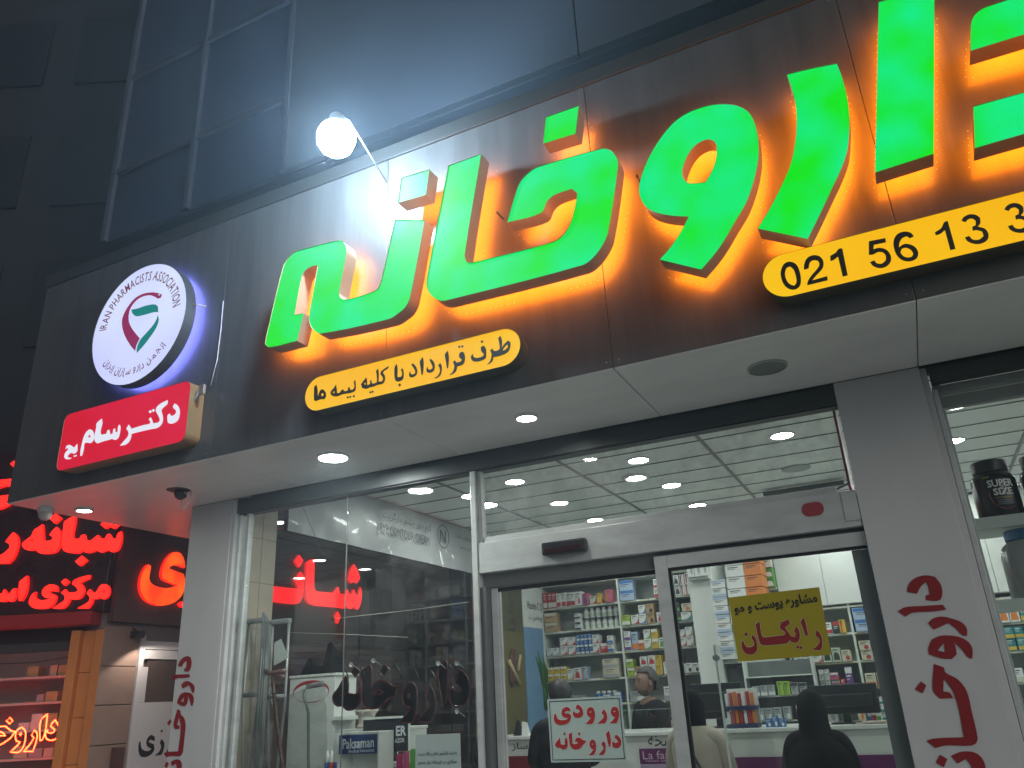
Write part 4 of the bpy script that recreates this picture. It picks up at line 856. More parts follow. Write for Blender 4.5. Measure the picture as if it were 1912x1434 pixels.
# white cabinet with red oval
T = thing('display_cabinet', 'white display cabinet with a red oval printed on its front, left window', 'cabinet', (-3.78, 4.7, 0))
MB().bbox(-3.972, -3.585, 4.62, 4.86, 0.0, 1.815, 0.004).build('body', M_white, T)
MB().bbox(-3.975, -3.57, 4.61, 4.87, 1.817, 1.835, 0.004).build('top', M_shelf, T)
ox, oz = -3.785, 1.725
el = [(ox + 0.155 * cos(2 * pi * k / 40), oz + 0.072 * sin(2 * pi * k / 40)) for k in range(40)]; e2 = [(ox + 0.148 * cos(2 * pi * k / 40), oz - 0.008 + 0.058 * sin(2 * pi * k / 40)) for k in range(40)]
MB().shape([[el, e2]], yplane(4.6185)).build('oval_print', M_sred, T)
MB().bbox(-3.585, -3.50, 4.60, 4.84, 1.535, 1.56, 0.003).build('side_ledge', M_shelf, T)
for lb, x, z, hgt, wd in (('short black pointed display wedge on the white cabinet', -3.87, 1.836, 0.115, 0.05), ('tall black pointed display wedge on the white cabinet', -3.70, 1.836, 0.21, 0.045)):
    m = MB(); m.add([(x - wd, 4.66, z), (x + wd, 4.66, z), (x + wd * 1.1, 4.66, z + hgt * 0.55), (x + wd * 0.25, 4.70, z + hgt), (x - wd * 0.35, 4.70, z + hgt * 0.96), (x - wd, 4.80, z), (x + wd, 4.80, z), (x + wd * 1.1, 4.78, z + hgt * 0.5)],
        [(0, 1, 2, 3, 4), (1, 6, 7, 2), (2, 7, 3), (5, 0, 4), (6, 5, 4, 3, 7), (0, 5, 6, 1)]); m.build('display_wedge', mat('matt_black', (0.008, 0.008, 0.008), 0.9, spec=0.1), label=lb, cat='display stand')
# shelf stand, vase, branded stand
T = thing('shelf_stand', 'white shelf stand behind the blue-headed display in the left window', 'shelf unit', (-3.2, 4.7, 0))
for z in (0.6, 0.95, 1.25, 1.462): MB().bbox(-3.50, -2.99, 4.56, 4.84, z, z + 0.018, 0.003).build('shelf', M_shelf, T)
for x in (-3.50, -3.0): MB().bbox(x - 0.006, x + 0.006, 4.57, 4.83, 0, 1.461, 0.002).build('upright', M_shelf, T)
c = Vector((-3.335, 4.64, 1.481))
MB().lathe([(0.0, 0), (0.062, 0), (0.066, 0.012), (0.055, 0.02), (0.05, 0.03), (0.052, 0.06), (0.06, 0.085), (0.075, 0.098), (0.078, 0.11), (0.07, 0.112), (0.05, 0.10)], c, 24).build('vase', mat('cream_ceramic', (0.55, 0.52, 0.44), 0.35), label='cream flared vase on the white shelf stand in the left window', cat='vase')
T = thing('countertop_display', 'white countertop display with a blue printed header and packets inside, left window', 'display stand', (-3.22, 4.42, 0.9))
x0, x1 = -3.365, -3.055
MB().bbox(x0, x0 + 0.012, 4.38, 4.54, 0.9, 1.452, 0.002).bbox(x1 - 0.012, x1, 4.38, 4.54, 0.9, 1.452, 0.002).bbox(x0 + 0.013, x1 - 0.013, 4.52, 4.54, 0.9, 1.452, 0.002).bbox(x0, x1, 4.38, 4.54, 1.453, 1.466, 0.002).bbox(x0 + 0.013, x1 - 0.013, 4.38, 4.519, 1.10, 1.11, 0.002).build('case', M_white, T)
hd_ = MB().bbox(x0 + 0.014, x1 - 0.014, 4.377, 4.39, 1.345, 1.451, 0.002).build('header', mat('blue_header', (0.012, 0.045, 0.16), 0.4), T)
mb = MB(); put_text(mb, 'Paksaman', (-3.205, 4.3755, 1.405), (1, 0, 0.03), (0, 0, 1), width=0.235, height=0.058, bold=0.02); put_text(mb, 'Medical Industries', (-3.18, 4.3755, 1.362), (1, 0, 0.03), (0, 0, 1), width=0.19, bold=0.01)
mb.build('lettering', mat('print_white', (0.62, 0.66, 0.68), 0.5), hd_)
T = thing('razor_board', 'dark board with pale razor lettering and white edge behind the blue-headed display', 'sign', (-3.1, 4.48, 1.2))
MB().bbox(-3.30, -2.955, 4.555, 4.559, 1.34, 1.53, 0.001).build('board', mat('razor_board_dark', (0.02, 0.022, 0.03), 0.4), T)
MB().bbox(-3.30, -2.945, 4.545, 4.554, 1.532, 1.546, 0.002).bbox(-2.954, -2.942, 4.545, 4.558, 1.32, 1.531, 0.002).build('edge', M_shelf, T)
mb = MB(); put_text(mb, 'ER', (-3.01, 4.5535, 1.46), (1, 0, 0.02), (0, 0, 1), width=0.075, height=0.058, bold=0.03); put_text(mb, 'AZOR', (-3.02, 4.5535, 1.405), (1, 0, 0.02), (0, 0, 1), width=0.072, height=0.026, bold=0.02)
mb.build('lettering', mat('print_white', (0.62, 0.66, 0.68), 0.5), T)
MB().bbox(-3.51, -2.2, 4.36, 4.86, 0.86, 0.898, 0.004).bbox(-3.51, -2.2, 4.37, 4.85, 0, 0.859, 0.004).build('display_bench', M_white, label='white display bench along the left window', cat='bench')
pk = [(0.45, 0.03, 0.14), (0.52, 0.10, 0.20), (0.10, 0.30, 0.06), (0.30, 0.16, 0.12), (0.5, 0.07, 0.2), (0.36, 0.2, 0.18)]
nm = ['deep pink', 'rose pink', 'green', 'brown', 'hot pink', 'dusty pink']
for k in range(6):
    x = -2.965 + k * 0.048; m = MB(); dz = 0.012 * ((k * 7) % 3)
    m.add([(x - 0.022, 4.46, 1.10), (x + 0.022, 4.455, 1.10), (x + 0.024, 4.47, 1.325 + dz), (x - 0.02, 4.47, 1.33 + dz), (x - 0.02, 4.50, 1.10), (x + 0.02, 4.50, 1.10), (x + 0.012, 4.48, 1.335 + dz), (x - 0.012, 4.48, 1.335 + dz)],
          [(0, 1, 2, 3), (5, 4, 7, 6), (1, 5, 6, 2), (4, 0, 3, 7), (3, 2, 6, 7), (0, 4, 5, 1)])
    m.build('hanging_packet', mat('packet_%d' % k, pk[k], 0.3, var=0.3, scale=40), label='%s packet hanging in the row right of the dark razor board' % nm[k], cat='packet', group='packets hanging in the left window')
MB().tube([(-2.99, 4.49, 1.345), (-2.62, 4.49, 1.345)], 0.004, 6).tube([(-2.62, 4.49, 1.345), (-2.62, 4.49, 0.9)], 0.004, 6).tube([(-2.99, 4.49, 1.345), (-2.99, 4.49, 0.9)], 0.004, 6).build('packet_rail', M_crut, label='thin metal rail carrying the pink packets', cat='rail')
for k in range(3):
    x = -3.455 + k * 0.036; T = thing('small_bottle', ['small white bottle with a blue base, leftmost beside the blue-headed display', 'small white bottle with a red base, middle of three beside the blue-headed display', 'small white bottle with a blue base, next to the blue-headed display'][k], 'bottle', (x, 4.40, 1.26), 0, 'little bottles in the left window')
    MB().lathe([(0, 0), (0.016, 0), (0.017, 0.03), (0.014, 0.04)], (x, 4.40, 1.26), 12).build('base', mat('bottle_%s' % 'brb'[k], [(0.06, 0.12, 0.35), (0.4, 0.05, 0.05)][k % 2], 0.4), T)
    MB().lathe([(0.014, 0.04), (0.016, 0.055), (0.013, 0.085), (0.007, 0.092), (0.008, 0.105), (0, 0.106)], (x, 4.40, 1.26), 12).build('top', M_white, T)
MB().bbox(-3.49, -3.37, 4.37, 4.44, 1.242, 1.259, 0.003).bbox(-3.44, -3.42, 4.39, 4.42, 0.9, 1.241, 0.002).build('bottle_stand', M_white, label='little white stand under the three small bottles', cat='stand')

# banner on the side wall
T = thing('cosmetics_banner', 'wrinkled grey plastic banner with eye cream lettering along the side wall top', 'banner', (-3.97, 5.95, 2.83))
vs = []; fs = []; rnd = random.Random(4); nu, nv = 60, 6
for j in range(nv + 1):
    for i in range(nu + 1):
        y = 4.505 + (7.44 - 4.505) * i / nu; z = 2.835 + (3.285 - 2.835) * j / nv + 0.0
        vs.append((-3.968 + rnd.uniform(-0.003, 0.003) + 0.004 * sin(i * 0.5 + j), y, z))
for j in range(nv):
    for i in range(nu): k = j * (nu + 1) + i; fs.append((k, k + 1, k + nu + 2, k + nu + 1))
m = MB(); m.smooth = True; m.add(vs, fs); m.build('sheet', mat('banner_film', (0.30, 0.305, 0.31), 0.34, var=0.08, coat=0.12), T)
mb = MB(); n1 = Vector((0, 1, 0)); n2 = Vector((0, 0, 1))
put_text(mb, 'EYE CONTOUR CREAM', (-3.945, 6.04, 3.035), n1, n2, width=0.80, height=0.085)
put_text(mb, 'کرم دور چشم مارگریت', (-3.945, 6.08, 3.155), n1, n2, width=0.80, height=0.10, fa=True)
put_text(mb, 'N', (-3.945, 6.70, 3.12), n1, n2, height=0.12); put_text(mb, 'ضد چروک', (-3.945, 7.1, 3.15), n1, n2, width=0.3, height=0.08, fa=True) if False else None
mb.tube([(-3.944, 6.70 + 0.11 * cos(a), 3.12 + 0.11 * sin(a)) for a in [2 * pi * k / 30 for k in range(30)]], 0.003, 4, closed=True)
put_text(mb, 'مرطوب کننده', (-3.945, 7.10, 3.17), n1, n2, width=0.32, height=0.07, fa=True); put_text(mb, 'دور چشم', (-3.945, 7.14, 3.06), n1, n2, width=0.22, height=0.05, fa=True)
mb.build('lettering', mat('banner_print', (0.025, 0.025, 0.028), 0.5), T)

# ---------------------------------------------------------------- right window display
for z, lb in ((2.282, 'upper pale shelf with black jars in the right window'), (1.91, 'lower pale shelf with the big clear jar in the right window')):
    T = thing('window_shelf', lb, 'shelf', (0.9, 4.55, z), 0, 'shelves in the right window')
    MB().bbox(0.335, 1.6, 4.30, 4.80, z - 0.025, z, 0.003).build('board', mat('pale_green_shelf', (0.50, 0.56, 0.52), 0.35), T)
    MB().bbox(0.335, 1.6, 4.285, 4.299, z - 0.05, z + 0.004, 0.003).build('edge', mat('pale_green_shelf', (0.50, 0.56, 0.52), 0.35), T)
MB().bbox(0.33, 0.355, 4.27, 4.284, 0.0, 3.0, 0.002).build('shelf_post', M_alu, label='slim pale post carrying the right window shelves', cat='post')
def cyl_text(mb, s, c, r, zc, width, height, a0, bold=0.0):
    vs, fs, (x0, x1, y0, y1) = text_geo(s, bold); sx = width / (x1 - x0); sy = height / (y1 - y0); o = []
    for v in vs:
        a = a0 + (v.x - (x0 + x1) / 2) * sx / r; rr = r + 0.0008; o.append((c[0] + rr * sin(a), c[1] - rr * cos(a), zc + (v.y - (y0 + y1) / 2) * sy))
    mb.add(o, fs)
M_jar = mat('black_jar', (0.008, 0.008, 0.01), 0.22, var=0.1); M_txt = mat('print_grey', (0.8, 0.8, 0.78), 0.4); M_yt = mat('print_yellow', (0.5, 0.36, 0.04), 0.4)
def jar(c, label):
    T = thing('supplement_jar', label, 'jar', c, 0, 'black supplement jars'); R = 0.098
    MB().lathe([(0, 0), (R * 0.95, 0), (R, 0.01), (R, 0.19), (R * 0.94, 0.21), (R * 0.76, 0.228), (R * 0.72, 0.232)], c, 40).build('body', M_jar, T)
    MB().lathe([(R * 0.76, 0.232), (R * 0.80, 0.236), (R * 0.80, 0.282), (R * 0.76, 0.288), (0, 0.288)], c, 40, smooth=False).build('lid', M_black, T)
    mb = MB(); cyl_text(mb, 'SUPER', c, R, c[2] + 0.165, 0.115, 0.036, 0.22, 0.03); cyl_text(mb, 'SIZE', c, R, c[2] + 0.124, 0.085, 0.034, 0.24, 0.03); mb.build('lettering', M_txt, T)
    mb = MB(); cyl_text(mb, 'TOP SUPPLEMENT', c, R, c[2] + 0.095, 0.085, 0.008, 0.24, 0.01); cyl_text(mb, 'NEW', c, R, c[2] + 0.198, 0.03, 0.010, -0.35, 0.02); mb.build('lettering', M_yt, T)
    mb = MB(); arc = [(0.24 + 0.62 * cos(a), 0.115 + 0.075 * sin(a)) for a in [pi * (0.95 + 0.72 * k / 14) for k in range(15)]]
    mb.tube([(c[0] + (R + .001) * sin(a), c[1] - (R + .001) * cos(a), c[2] + h) for a, h in arc], 0.0018, 5); mb.build('swoosh', mat('swoosh_red', (0.35, 0.05, 0.07), 0.4), T)
    mb = MB()
    for k in range(3): cyl_text(mb, '- - - - - - - - -', c, R, c[2] + 0.082 - k * 0.009, 0.07, 0.0022, 0.26)
    mb.build('small_print', M_txt, T)
jar((0.487, 4.44, 2.283), 'black supplement jar with pale lettering, nearest the right pillar')
jar((0.70, 4.46, 2.283), 'black supplement jar second from the right pillar, cut by the photo edge')
c = (0.565, 4.46, 1.911); T = thing('clear_jar', 'large clear plastic jar with a blue lid and letters, right window', 'jar', c); R = 0.13
MB().lathe([(0, 0), (R * .95, 0), (R, 0.012), (R, 0.20), (R * .9, 0.245), (R * .66, 0.272)], c, 40).build('body', mat('frosted_plastic', (0.30, 0.34, 0.34), 0.2, var=0.15), T)
MB().lathe([(R * .7, 0.273), (R * .72, 0.275), (R * .72, 0.318), (R * .68, 0.322), (0, 0.322)], c, 40, smooth=False).build('lid', mat('blue_lid', (0.01, 0.16, 0.36), 0.3), T)
mb = MB(); cyl_text(mb, 'HI', c, R, c[2] + 0.165, 0.09, 0.05, 0.12, 0.06); cyl_text(mb, 'WA', c, R, c[2] + 0.10, 0.11, 0.05, 0.16, 0.06); mb.build('lettering', mat('navy_print', (0.012, 0.015, 0.10), 0.4), T)
MB().box(0.31, 0.33, 4.30, 9.0, 0.0, 0.0001) if False else None
# pink plastic panel beside the transom
m = MB(); pts = [(4.18, 2.50), (4.18, 2.95), (4.62, 2.95), (4.62, 2.56), (4.58, 2.50), (4.5, 2.475), (4.25, 2.475)]
m.shape([[pts]], lambda y, z: Vector((-0.150, y, z))); m.shape([[pts]], lambda y, z: Vector((-0.150, y, z)), lambda y, z: Vector((-0.138, y, z))); m.shape([[pts]], lambda y, z: Vector((-0.138, y, z)))
m.build('pink_panel', mat('pink_plastic', (0.30, 0.03, 0.09), 0.35), label='pink plastic panel with round lower corner at the right of the transom glass', cat='panel')
# ---------------------------------------------------------------- shop interior: ceiling lights
ZC = 3.30; K = 1.7 / 1.5
M_in = emit('shop_led', (0.94, 1.0, 0.96), 90.0)
COLN = {0: 'first', 1: 'second', 2: 'third', 3: 'fourth', 4: 'fifth', 5: 'sixth'}
for j, y in enumerate((5.16, 6.0, 6.84, 7.66)):
    for i, x in enumerate((-2.42, -1.472, -0.51, 0.494, 1.46, 2.4)):
        if (i, j) in ((2, 1),) or (i == 5 and j > 1): continue
        T = thing('ceiling_light', 'round shop ceiling light, %s row from the glass, %s from the left wall' % (COLN[j], COLN[i]), 'ceiling light', (x * K, y * K, ZC), 0, 'round ceiling lights in the shop')
        MB().lathe([(0.087, 0.0), (0.086, -0.010), (0.078, -0.012)], (x * K, y * K, ZC), 24).build('ring', M_ring, T)
        MB().lathe([(0.078, -0.008), (0.05, -0.012), (0, -0.012)], (x * K, y * K, ZC), 24).build('diffuser', M_in, T)
for x, y, r, lb in ((-2.888, 5.345, 0.085, 'shop ceiling light left of the window post, nearest the glass'), (-2.938, 5.69, 0.10, 'shop ceiling light seen just right of the window post, brighter of the pair'), (-0.517, 6.954, 0.088, 'shop ceiling light near the right end of the transom, beside loose cables')):
    T = thing('ceiling_light', lb, 'ceiling light', (x * K, y * K, ZC), 0, 'round ceiling lights in the shop')
    MB().lathe([(r + .01, 0.0), (r + .009, -0.010), (r, -0.012)], (x * K, y * K, ZC), 24).build('ring', M_ring, T)
    MB().lathe([(r, -0.008), (0.05, -0.012), (0, -0.012)], (x * K, y * K, ZC), 24).build('diffuser', M_in, T)
T = thing('ringed_ceiling_light', 'ceiling light with a wide outer ring, middle of the transom', 'ceiling light', (-1.625 * K, 5.577 * K, ZC))
MB().lathe([(0.115, 0), (0.11, -0.02), (0.085, -0.024), (0.078, -0.006)], (-1.625 * K, 5.577 * K, ZC), 28).build('ring', M_ring, T)
MB().lathe([(0.062, -0.004), (0.04, -0.010), (0, -0.010)], (-1.625 * K, 5.577 * K, ZC), 24).build('diffuser', M_in, T)
MB().lathe([(0.12, 0), (0.118, -0.008), (0.10, -0.01), (0.0, -0.01)], (-0.62, 6.9, ZC), 28).build('ceiling_speaker', mat('speaker_grille', (0.34, 0.36, 0.35), 0.6), label='round unlit ceiling speaker near the right end of the transom', cat='speaker')
m = MB(); m.tube([(-0.95, 7.6, 3.27), (-0.8, 7.5, 3.20), (-0.6, 7.55, 3.23), (-0.4, 7.45, 3.18), (-0.25, 7.5, 3.24)], 0.010, 6).bbox(-1.0, -0.3, 7.5, 7.58, 3.235, 3.275, 0.004)
m.build('cable_tray', M_rail, label='dark cable tray with loose cables under the shop ceiling', cat='cable tray')

# ---------------------------------------------------------------- rear shelving
LV = [0.30, 0.62, 0.93, 1.25, 1.52, 1.785, 2.055, 2.325, 2.595, 2.865]
ORD = ['first', 'second', 'third', 'fourth', 'fifth', 'sixth', 'seventh', 'eighth', 'ninth', 'tenth', 'eleventh', 'twelfth']
rt_ = random.Random(21); M_tagp = mat('price_tag', (0.60, 0.55, 0.30), 0.6)
def shelving(name, label, x0, x1, ups, levels, y0=9.0, top=3.13):
    T = thing(name, label, 'shelf unit', ((x0 + x1) / 2, y0 + 0.2, 0))
    MB().box(x0, x1, y0 + 0.38, y0 + 0.40, 0, top).build('back_panel', M_shelf, T)
    for z in levels:
        sf = MB().bbox(x0, x1, y0, y0 + 0.379, z - 0.02, z, 0.002); sf.slot(1); xx = x0 + 0.05
        while xx < x1 - 0.06: w_ = rt_.uniform(0.02, 0.045); sf.box(xx, xx + w_, y0 - 0.0015, y0 - 0.0003, z - 0.018, z - 0.002); xx += w_ + rt_.uniform(0.03, 0.16)
        sf.build('shelf', [M_shelf, M_tagp], T)
    for x in ups: MB().bbox(x - 0.012, x + 0.012, y0 - 0.006, y0 - 0.0005, 0, top, 0.002).box(x - 0.01, x + 0.01, y0 + 0.0, y0 + 0.378, 0, top).build('upright', M_shelf, T)
    return T
shelving('shelf_unit', 'white rear shelving behind the counter, between the tall poster and the white column', -3.96, -2.10, (-3.95, -2.985, -2.40, -2.11), LV)
shelving('shelf_unit', 'white rear shelving under the blank cabinet doors, right of the mustard sign', -1.215, 0.29, (-1.20, -0.56, -0.27, 0.28), [0.3, 0.62, 0.93, 1.25, 1.555, 1.80, 2.07, 2.33])
shelving('shelf_unit', 'white rear shelving seen through the right window below the shelf with the clear jar', 0.31, 1.7, (0.32, 0.98, 1.69), [0.3, 0.62, 0.93, 1.25, 1.53, 1.80, 2.05, 2.28])
T = thing('wall_cabinet', 'blank pale wall cabinet over the right rear shelving', 'cabinet', (-0.74, 9.1, 2.35))
MB().bbox(-1.21, -0.42, 8.985, 9.37, 2.345, 3.28, 0.004).build('body', M_white, T); MB().bbox(-1.207, -0.745, 8.965, 8.984, 2.35, 3.275, 0.003).build('door', M_white, T); MB().bbox(-0.741, -0.29, 8.965, 8.984, 2.35, 3.275, 0.003).build('door', M_white, T)
T = thing('wall_cabinet', 'blank pale wall cabinet behind the jars in the right window', 'cabinet', (0.9, 9.1, 2.3))
MB().bbox(0.33, 1.7, 8.985, 9.37, 2.32, 3.28, 0.004).build('body', M_white, T)
for k in range(3): MB().bbox(0.335 + k * 0.455, 0.785 + k * 0.455, 8.965, 8.984, 2.325, 3.275, 0.003).build('door', M_white, T)
MB().bbox(-2.085, -1.83, 8.70, 9.38, 0, 3.28, 0.004).build('column', M_white, label='plain white column between the rear shelves and the stacked cartons', cat='column')
MB().bbox(-1.62, -1.26, 8.72, 9.38, 0, 2.20, 0.004).build('column', M_white, label='lower white column under the stacked cartons behind the mustard sign', cat='column')
MB().bbox(-0.27, -0.14, 8.4, 8.42, 1.2, 3.2, 0.003).build('blue_panel', mat('blue_panel', (0.02, 0.11, 0.24), 0.4, var=0.5, scale=9), label='narrow blue printed panel beside the right door frame, deep in the shop', cat='panel')

# ---------------------------------------------------------------- cartons and bottles
C = dict(white=(0.66, 0.68, 0.66), red=(0.42, 0.03, 0.035), blue=(0.03, 0.13, 0.36), green=(0.10, 0.34, 0.06), yellow=(0.58, 0.40, 0.05), orange=(0.62, 0.19, 0.03), tan=(0.42, 0.28, 0.14), grey=(0.33, 0.35, 0.36), black=(0.025, 0.025, 0.03),
         pink=(0.50, 0.11, 0.19), purple=(0.13, 0.05, 0.22), teal=(0.02, 0.20, 0.21), paleblue=(0.34, 0.44, 0.58), lime=(0.32, 0.46, 0.05), cream=(0.56, 0.52, 0.40), palegreen=(0.48, 0.56, 0.46))
CM = {k: mat('carton_' + k, v, 0.42, var=0.06, scale=9) for k, v in C.items()}
PROTO = {}
def carton(body, acc, style):
    key = (body, acc, style)
    if key in PROTO: return PROTO[key]
    m = MB(); m.bbox(-0.5, 0.5, 0, 1, 0, 1, 0.02); m.slot(1); y = -0.004
    q = lambda *p: m.add([(a, y, b) for a, b in p] + [(a, 0.03, b) for a, b in p], [tuple(range(len(p)))] + [(i, (i + 1) % len(p), len(p) + (i + 1) % len(p), len(p) + i) for i in range(len(p))])
    if style == 0: q((-.47, .05), (.47, .05), (.47, .36), (-.47, .36))
    elif style == 1: q(*[(.47, .04), (.47, .62), (.30, .30), (.05, .14), (-.47, .06), (-.47, .03)])
    elif style == 2: q(*[(.22 * cos(a) + .12, .30 + .22 * sin(a)) for a in [2 * pi * k / 14 for k in range(14)]])
    elif style == 3: q((-.47, .68), (.47, .68), (.47, .96), (-.47, .96))
    elif style == 4: q((-.30, .05), (-.05, .05), (-.05, .95), (-.30, .95))
    elif style == 5: q((-.38, .12), (.38, .12), (.30, .55), (0, .68), (-.30, .55))
    m.slot(2); y = -0.006
    tz = 0.80 if style != 3 else 0.52
    q((-.36, tz), (.22, tz), (.22, tz + .07), (-.36, tz + .07)); q((-.36, tz - .14), (.05, tz - .14), (.05, tz - .10), (-.36, tz - .10))
    if style in (0, 2): q((-.36, tz - .24), (.16, tz - .24), (.16, tz - .215), (-.36, tz - .215))
    o = m.build('carton', [CM[body], CM[acc], CM['black'] if body not in ('black', 'blue', 'teal', 'purple', 'red') else CM['white']])
    PROTO[key] = o.data; bpy.data.objects.remove(o)
    return PROTO[key]
NBOX = [0]
def put_carton(x, y, z, w, d, h, body, acc, style, label, group='cartons on the shop shelves', rz=0.0):
    o = bpy.data.objects.new('carton', carton(body, acc, style)); COL.objects.link(o)
    o.location = (x, y, z); o.scale = (w, d, h); o.rotation_euler = (0, 0, rz); NBOX[0] += 1
    return tag(o, label, 'carton', group)
rb = random.Random(11)
def fill(x0, x1, z, where, specs, y=9.02, pad=True):
    """specs: (body, accent, style, count, w, h, stack, gap)"""
    x = x0 + 0.008; k = 0
    for body, acc, st, cnt, wd, hh, stack, gap in specs:
        x += gap
        for _ in range(cnt):
            if x + wd > x1: break
            for s_ in range(stack):
                tier = '' if stack == 1 else (' lower' if s_ == 0 else ' upper' if s_ == stack - 1 else ' middle' if stack == 3 else ' %s tier' % ORD[s_])
                adj = body if acc == body else '%s and %s' % (body, acc)
                put_carton(x + wd / 2, y + rb.uniform(0, 0.03), z + s_ * (hh + 0.0012) + 0.0006, wd - 0.004, 0.12, hh * (rb.uniform(0.93, 1.0) if s_ == stack - 1 else 1.0), body, acc, st,
                           '%s carton,%s %s from left, %s' % (adj.replace('pale', 'pale '), tier, ORD[min(k, 11)], where), rz=rb.uniform(-0.05, 0.05))
            x += wd + rb.uniform(0.0, 0.006); k += 1
    while pad and specs and y > 9.0 and x < x1 - 0.075 and NBOX[0] < 285:
        if rb.random() < 0.72:
            bd = rb.choice(('white', 'white', 'white', 'cream', 'paleblue', 'palegreen', 'pink', 'yellow')); ac = rb.choice(('red', 'blue', 'green', 'orange', 'teal', 'purple')); wd = rb.uniform(0.06, 0.085)
            put_carton(x + wd / 2, y + rb.uniform(0, 0.05), z + 0.0006, wd - 0.004, 0.12, rb.uniform(0.085, 0.15), bd, ac, rb.randrange(6), '%s and %s carton, %s from left, %s' % (bd.replace('pale', 'pale '), ac, ORD[min(k, 11)], where), rz=rb.uniform(-0.09, 0.09)); k += 1; x += wd + 0.004
        else: x += rb.uniform(0.03, 0.08)
A = lambda r: '%s rear shelf by the poster' % r
Bm = lambda r: '%s shelf of the middle rear bay' % r
Cn = lambda r: '%s shelf beside the white column' % r
W, R_ = 'white', 'red'
# bay next to the poster
fill(-3.93, -3.0, LV[9], A('top'), [('cream', 'grey', 0, 1, .21, .09, 1, 0), ('palegreen', 'white', 3, 1, .22, .10, 1, .01), ('white', 'grey', 0, 1, .26, .09, 2, .06)])
fill(-3.93, -3.0, LV[8], A('second'), [(R_, W, 0, 3, .058, .185, 1, 0), (W, R_, 0, 4, .058, .165, 1, 0), (W, 'pink', 2, 1, .085, .16, 1, .0)])
fill(-3.93, -3.0, LV[7], A('third'), [('tan', 'cream', 3, 1, .16, .108, 2, 0)], pad=False)
fill(-3.93, -3.0, LV[6], A('fourth'), [(W, 'grey', 1, 2, .082, .095, 1, 0), (W, R_, 1, 2, .096, .10, 2, .01), ('blue', W, 0, 4, .048, .072, 3, .0), (W, R_, 1, 1, .08, .10, 2, .0), (R_, W, 3, 1, .09, .10, 1, 0), (W, 'blue', 0, 1, .07, .09, 2, 0)])
fill(-3.93, -3.42, LV[5], A('fifth'), [('yellow', W, 3, 3, .078, .075, 2, 0), (W, 'yellow', 1, 1, .085, .12, 1, 0), (W, R_, 5, 1, .085, .13, 1, 0)])
fill(-3.35, -3.0, LV[5], 'fifth rear shelf beside the small divider', [('cream', 'grey', 0, 1, .19, .10, 2, .10)])
fill(-3.93, -3.42, LV[4], A('sixth'), [(W, 'black', 2, 1, .08, .14, 1, 0), ('grey', W, 0, 2, .09, .1, 1, .16)])
fill(-3.30, -3.0, LV[4], 'sixth rear shelf beside the small divider', [(W, R_, 0, 1, .08, .09, 1, .03), ('blue', W, 3, 1, .09, .12, 1, .04)])
fill(-3.93, -3.0, LV[3], A('seventh'), [(W, 'blue', 0, 4, .09, .13, 1, .02), ('green', W, 3, 1, .22, .05, 1, .1)])
# middle bay
fill(-2.97, -2.41, LV[9], Bm('top'), [(W, 'grey', 3, 1, .25, .11, 1, .04), (W, 'blue', 4, 1, .2, .12, 1, .02)])
fill(-2.97, -2.41, LV[8], Bm('second'), [('paleblue', 'blue', 3, 1, .17, .115, 2, 0), (W, R_, 0, 1, .07, .10, 2, .24)])
fill(-2.97, -2.41, LV[7], Bm('third'), [('lime', W, 0, 1, .10, .115, 1, 0), (W, R_, 1, 1, .095, .11, 1, 0), (W, 'blue', 1, 1, .085, .105, 2, 0), ('tan', 'black', 2, 1, .09, .105, 2, 0), (W, R_, 5, 1, .11, .11, 1, .02)])
fill(-2.97, -2.41, LV[6], Bm('fourth'), [(W, 'purple', 0, 1, .08, .105, 2, 0), ('paleblue', 'orange', 0, 1, .075, .20, 1, 0), ('orange', W, 3, 1, .07, .105, 1, 0), (W, 'green', 1, 1, .085, .105, 2, 0), ('yellow', W, 3, 1, .075, .105, 2, 0), (W, 'green', 5, 1, .09, .11, 1, 0)])
fill(-2.97, -2.41, LV[5], Bm('fifth'), [('lime', W, 3, 1, .085, .09, 2, 0), ('tan', W, 0, 1, .07, .10, 1, 0), (W, R_, 5, 2, .085, .10, 2, 0), ('yellow', 'tan', 2, 1, .075, .10, 2, 0), (W, 'orange', 2, 1, .085, .13, 1, 0)])
fill(-2.97, -2.41, LV[4], Bm('sixth'), [('grey', W, 2, 1, .2, .11, 1, .01), (W, 'grey', 0, 1, .08, .14, 1, .18)])
fill(-2.97, -2.41, LV[3], Bm('seventh'), [(W, R_, 0, 4, .085, .12, 1, .03)])
# narrow bay beside the column
fill(-2.39, -2.12, LV[9], Cn('top'), [('grey', R_, 4, 1, .235, .13, 1, 0)])
fill(-2.39, -2.12, LV[8], Cn('second'), [(W, 'black', 5, 2, .062, .11, 2, 0), (W, R_, 4, 2, .055, .115, 2, 0)])
fill(-2.39, -2.12, LV[7], Cn('third'), [('black', 'green', 0, 1, .105, .10, 2, 0), (W, 'teal', 1, 1, .115, .09, 1, 0)])
fill(-2.27, -2.12, LV[7] + 0.0925, 'third shelf beside the white column, on top', [('cream', 'orange', 2, 1, .115, .09, 1, .0)])
fill(-2.39, -2.12, LV[6], Cn('fourth'), [(W, R_, 1, 1, .075, .09, 2, .05), (W, 'tan', 1, 1, .08, .10, 2, 0)])
fill(-2.39, -2.12, LV[5], Cn('fifth'), [(W, 'black', 2, 3, .078, .10, 1, 0)])
fill(-2.39, -2.12, LV[4], Cn('sixth'), [(W, 'purple', 2, 1, .09, .14, 1, .13)])
fill(-2.39, -2.12, LV[3], Cn('seventh'), [(W, 'blue', 0, 2, .1, .10, 1, .01)])
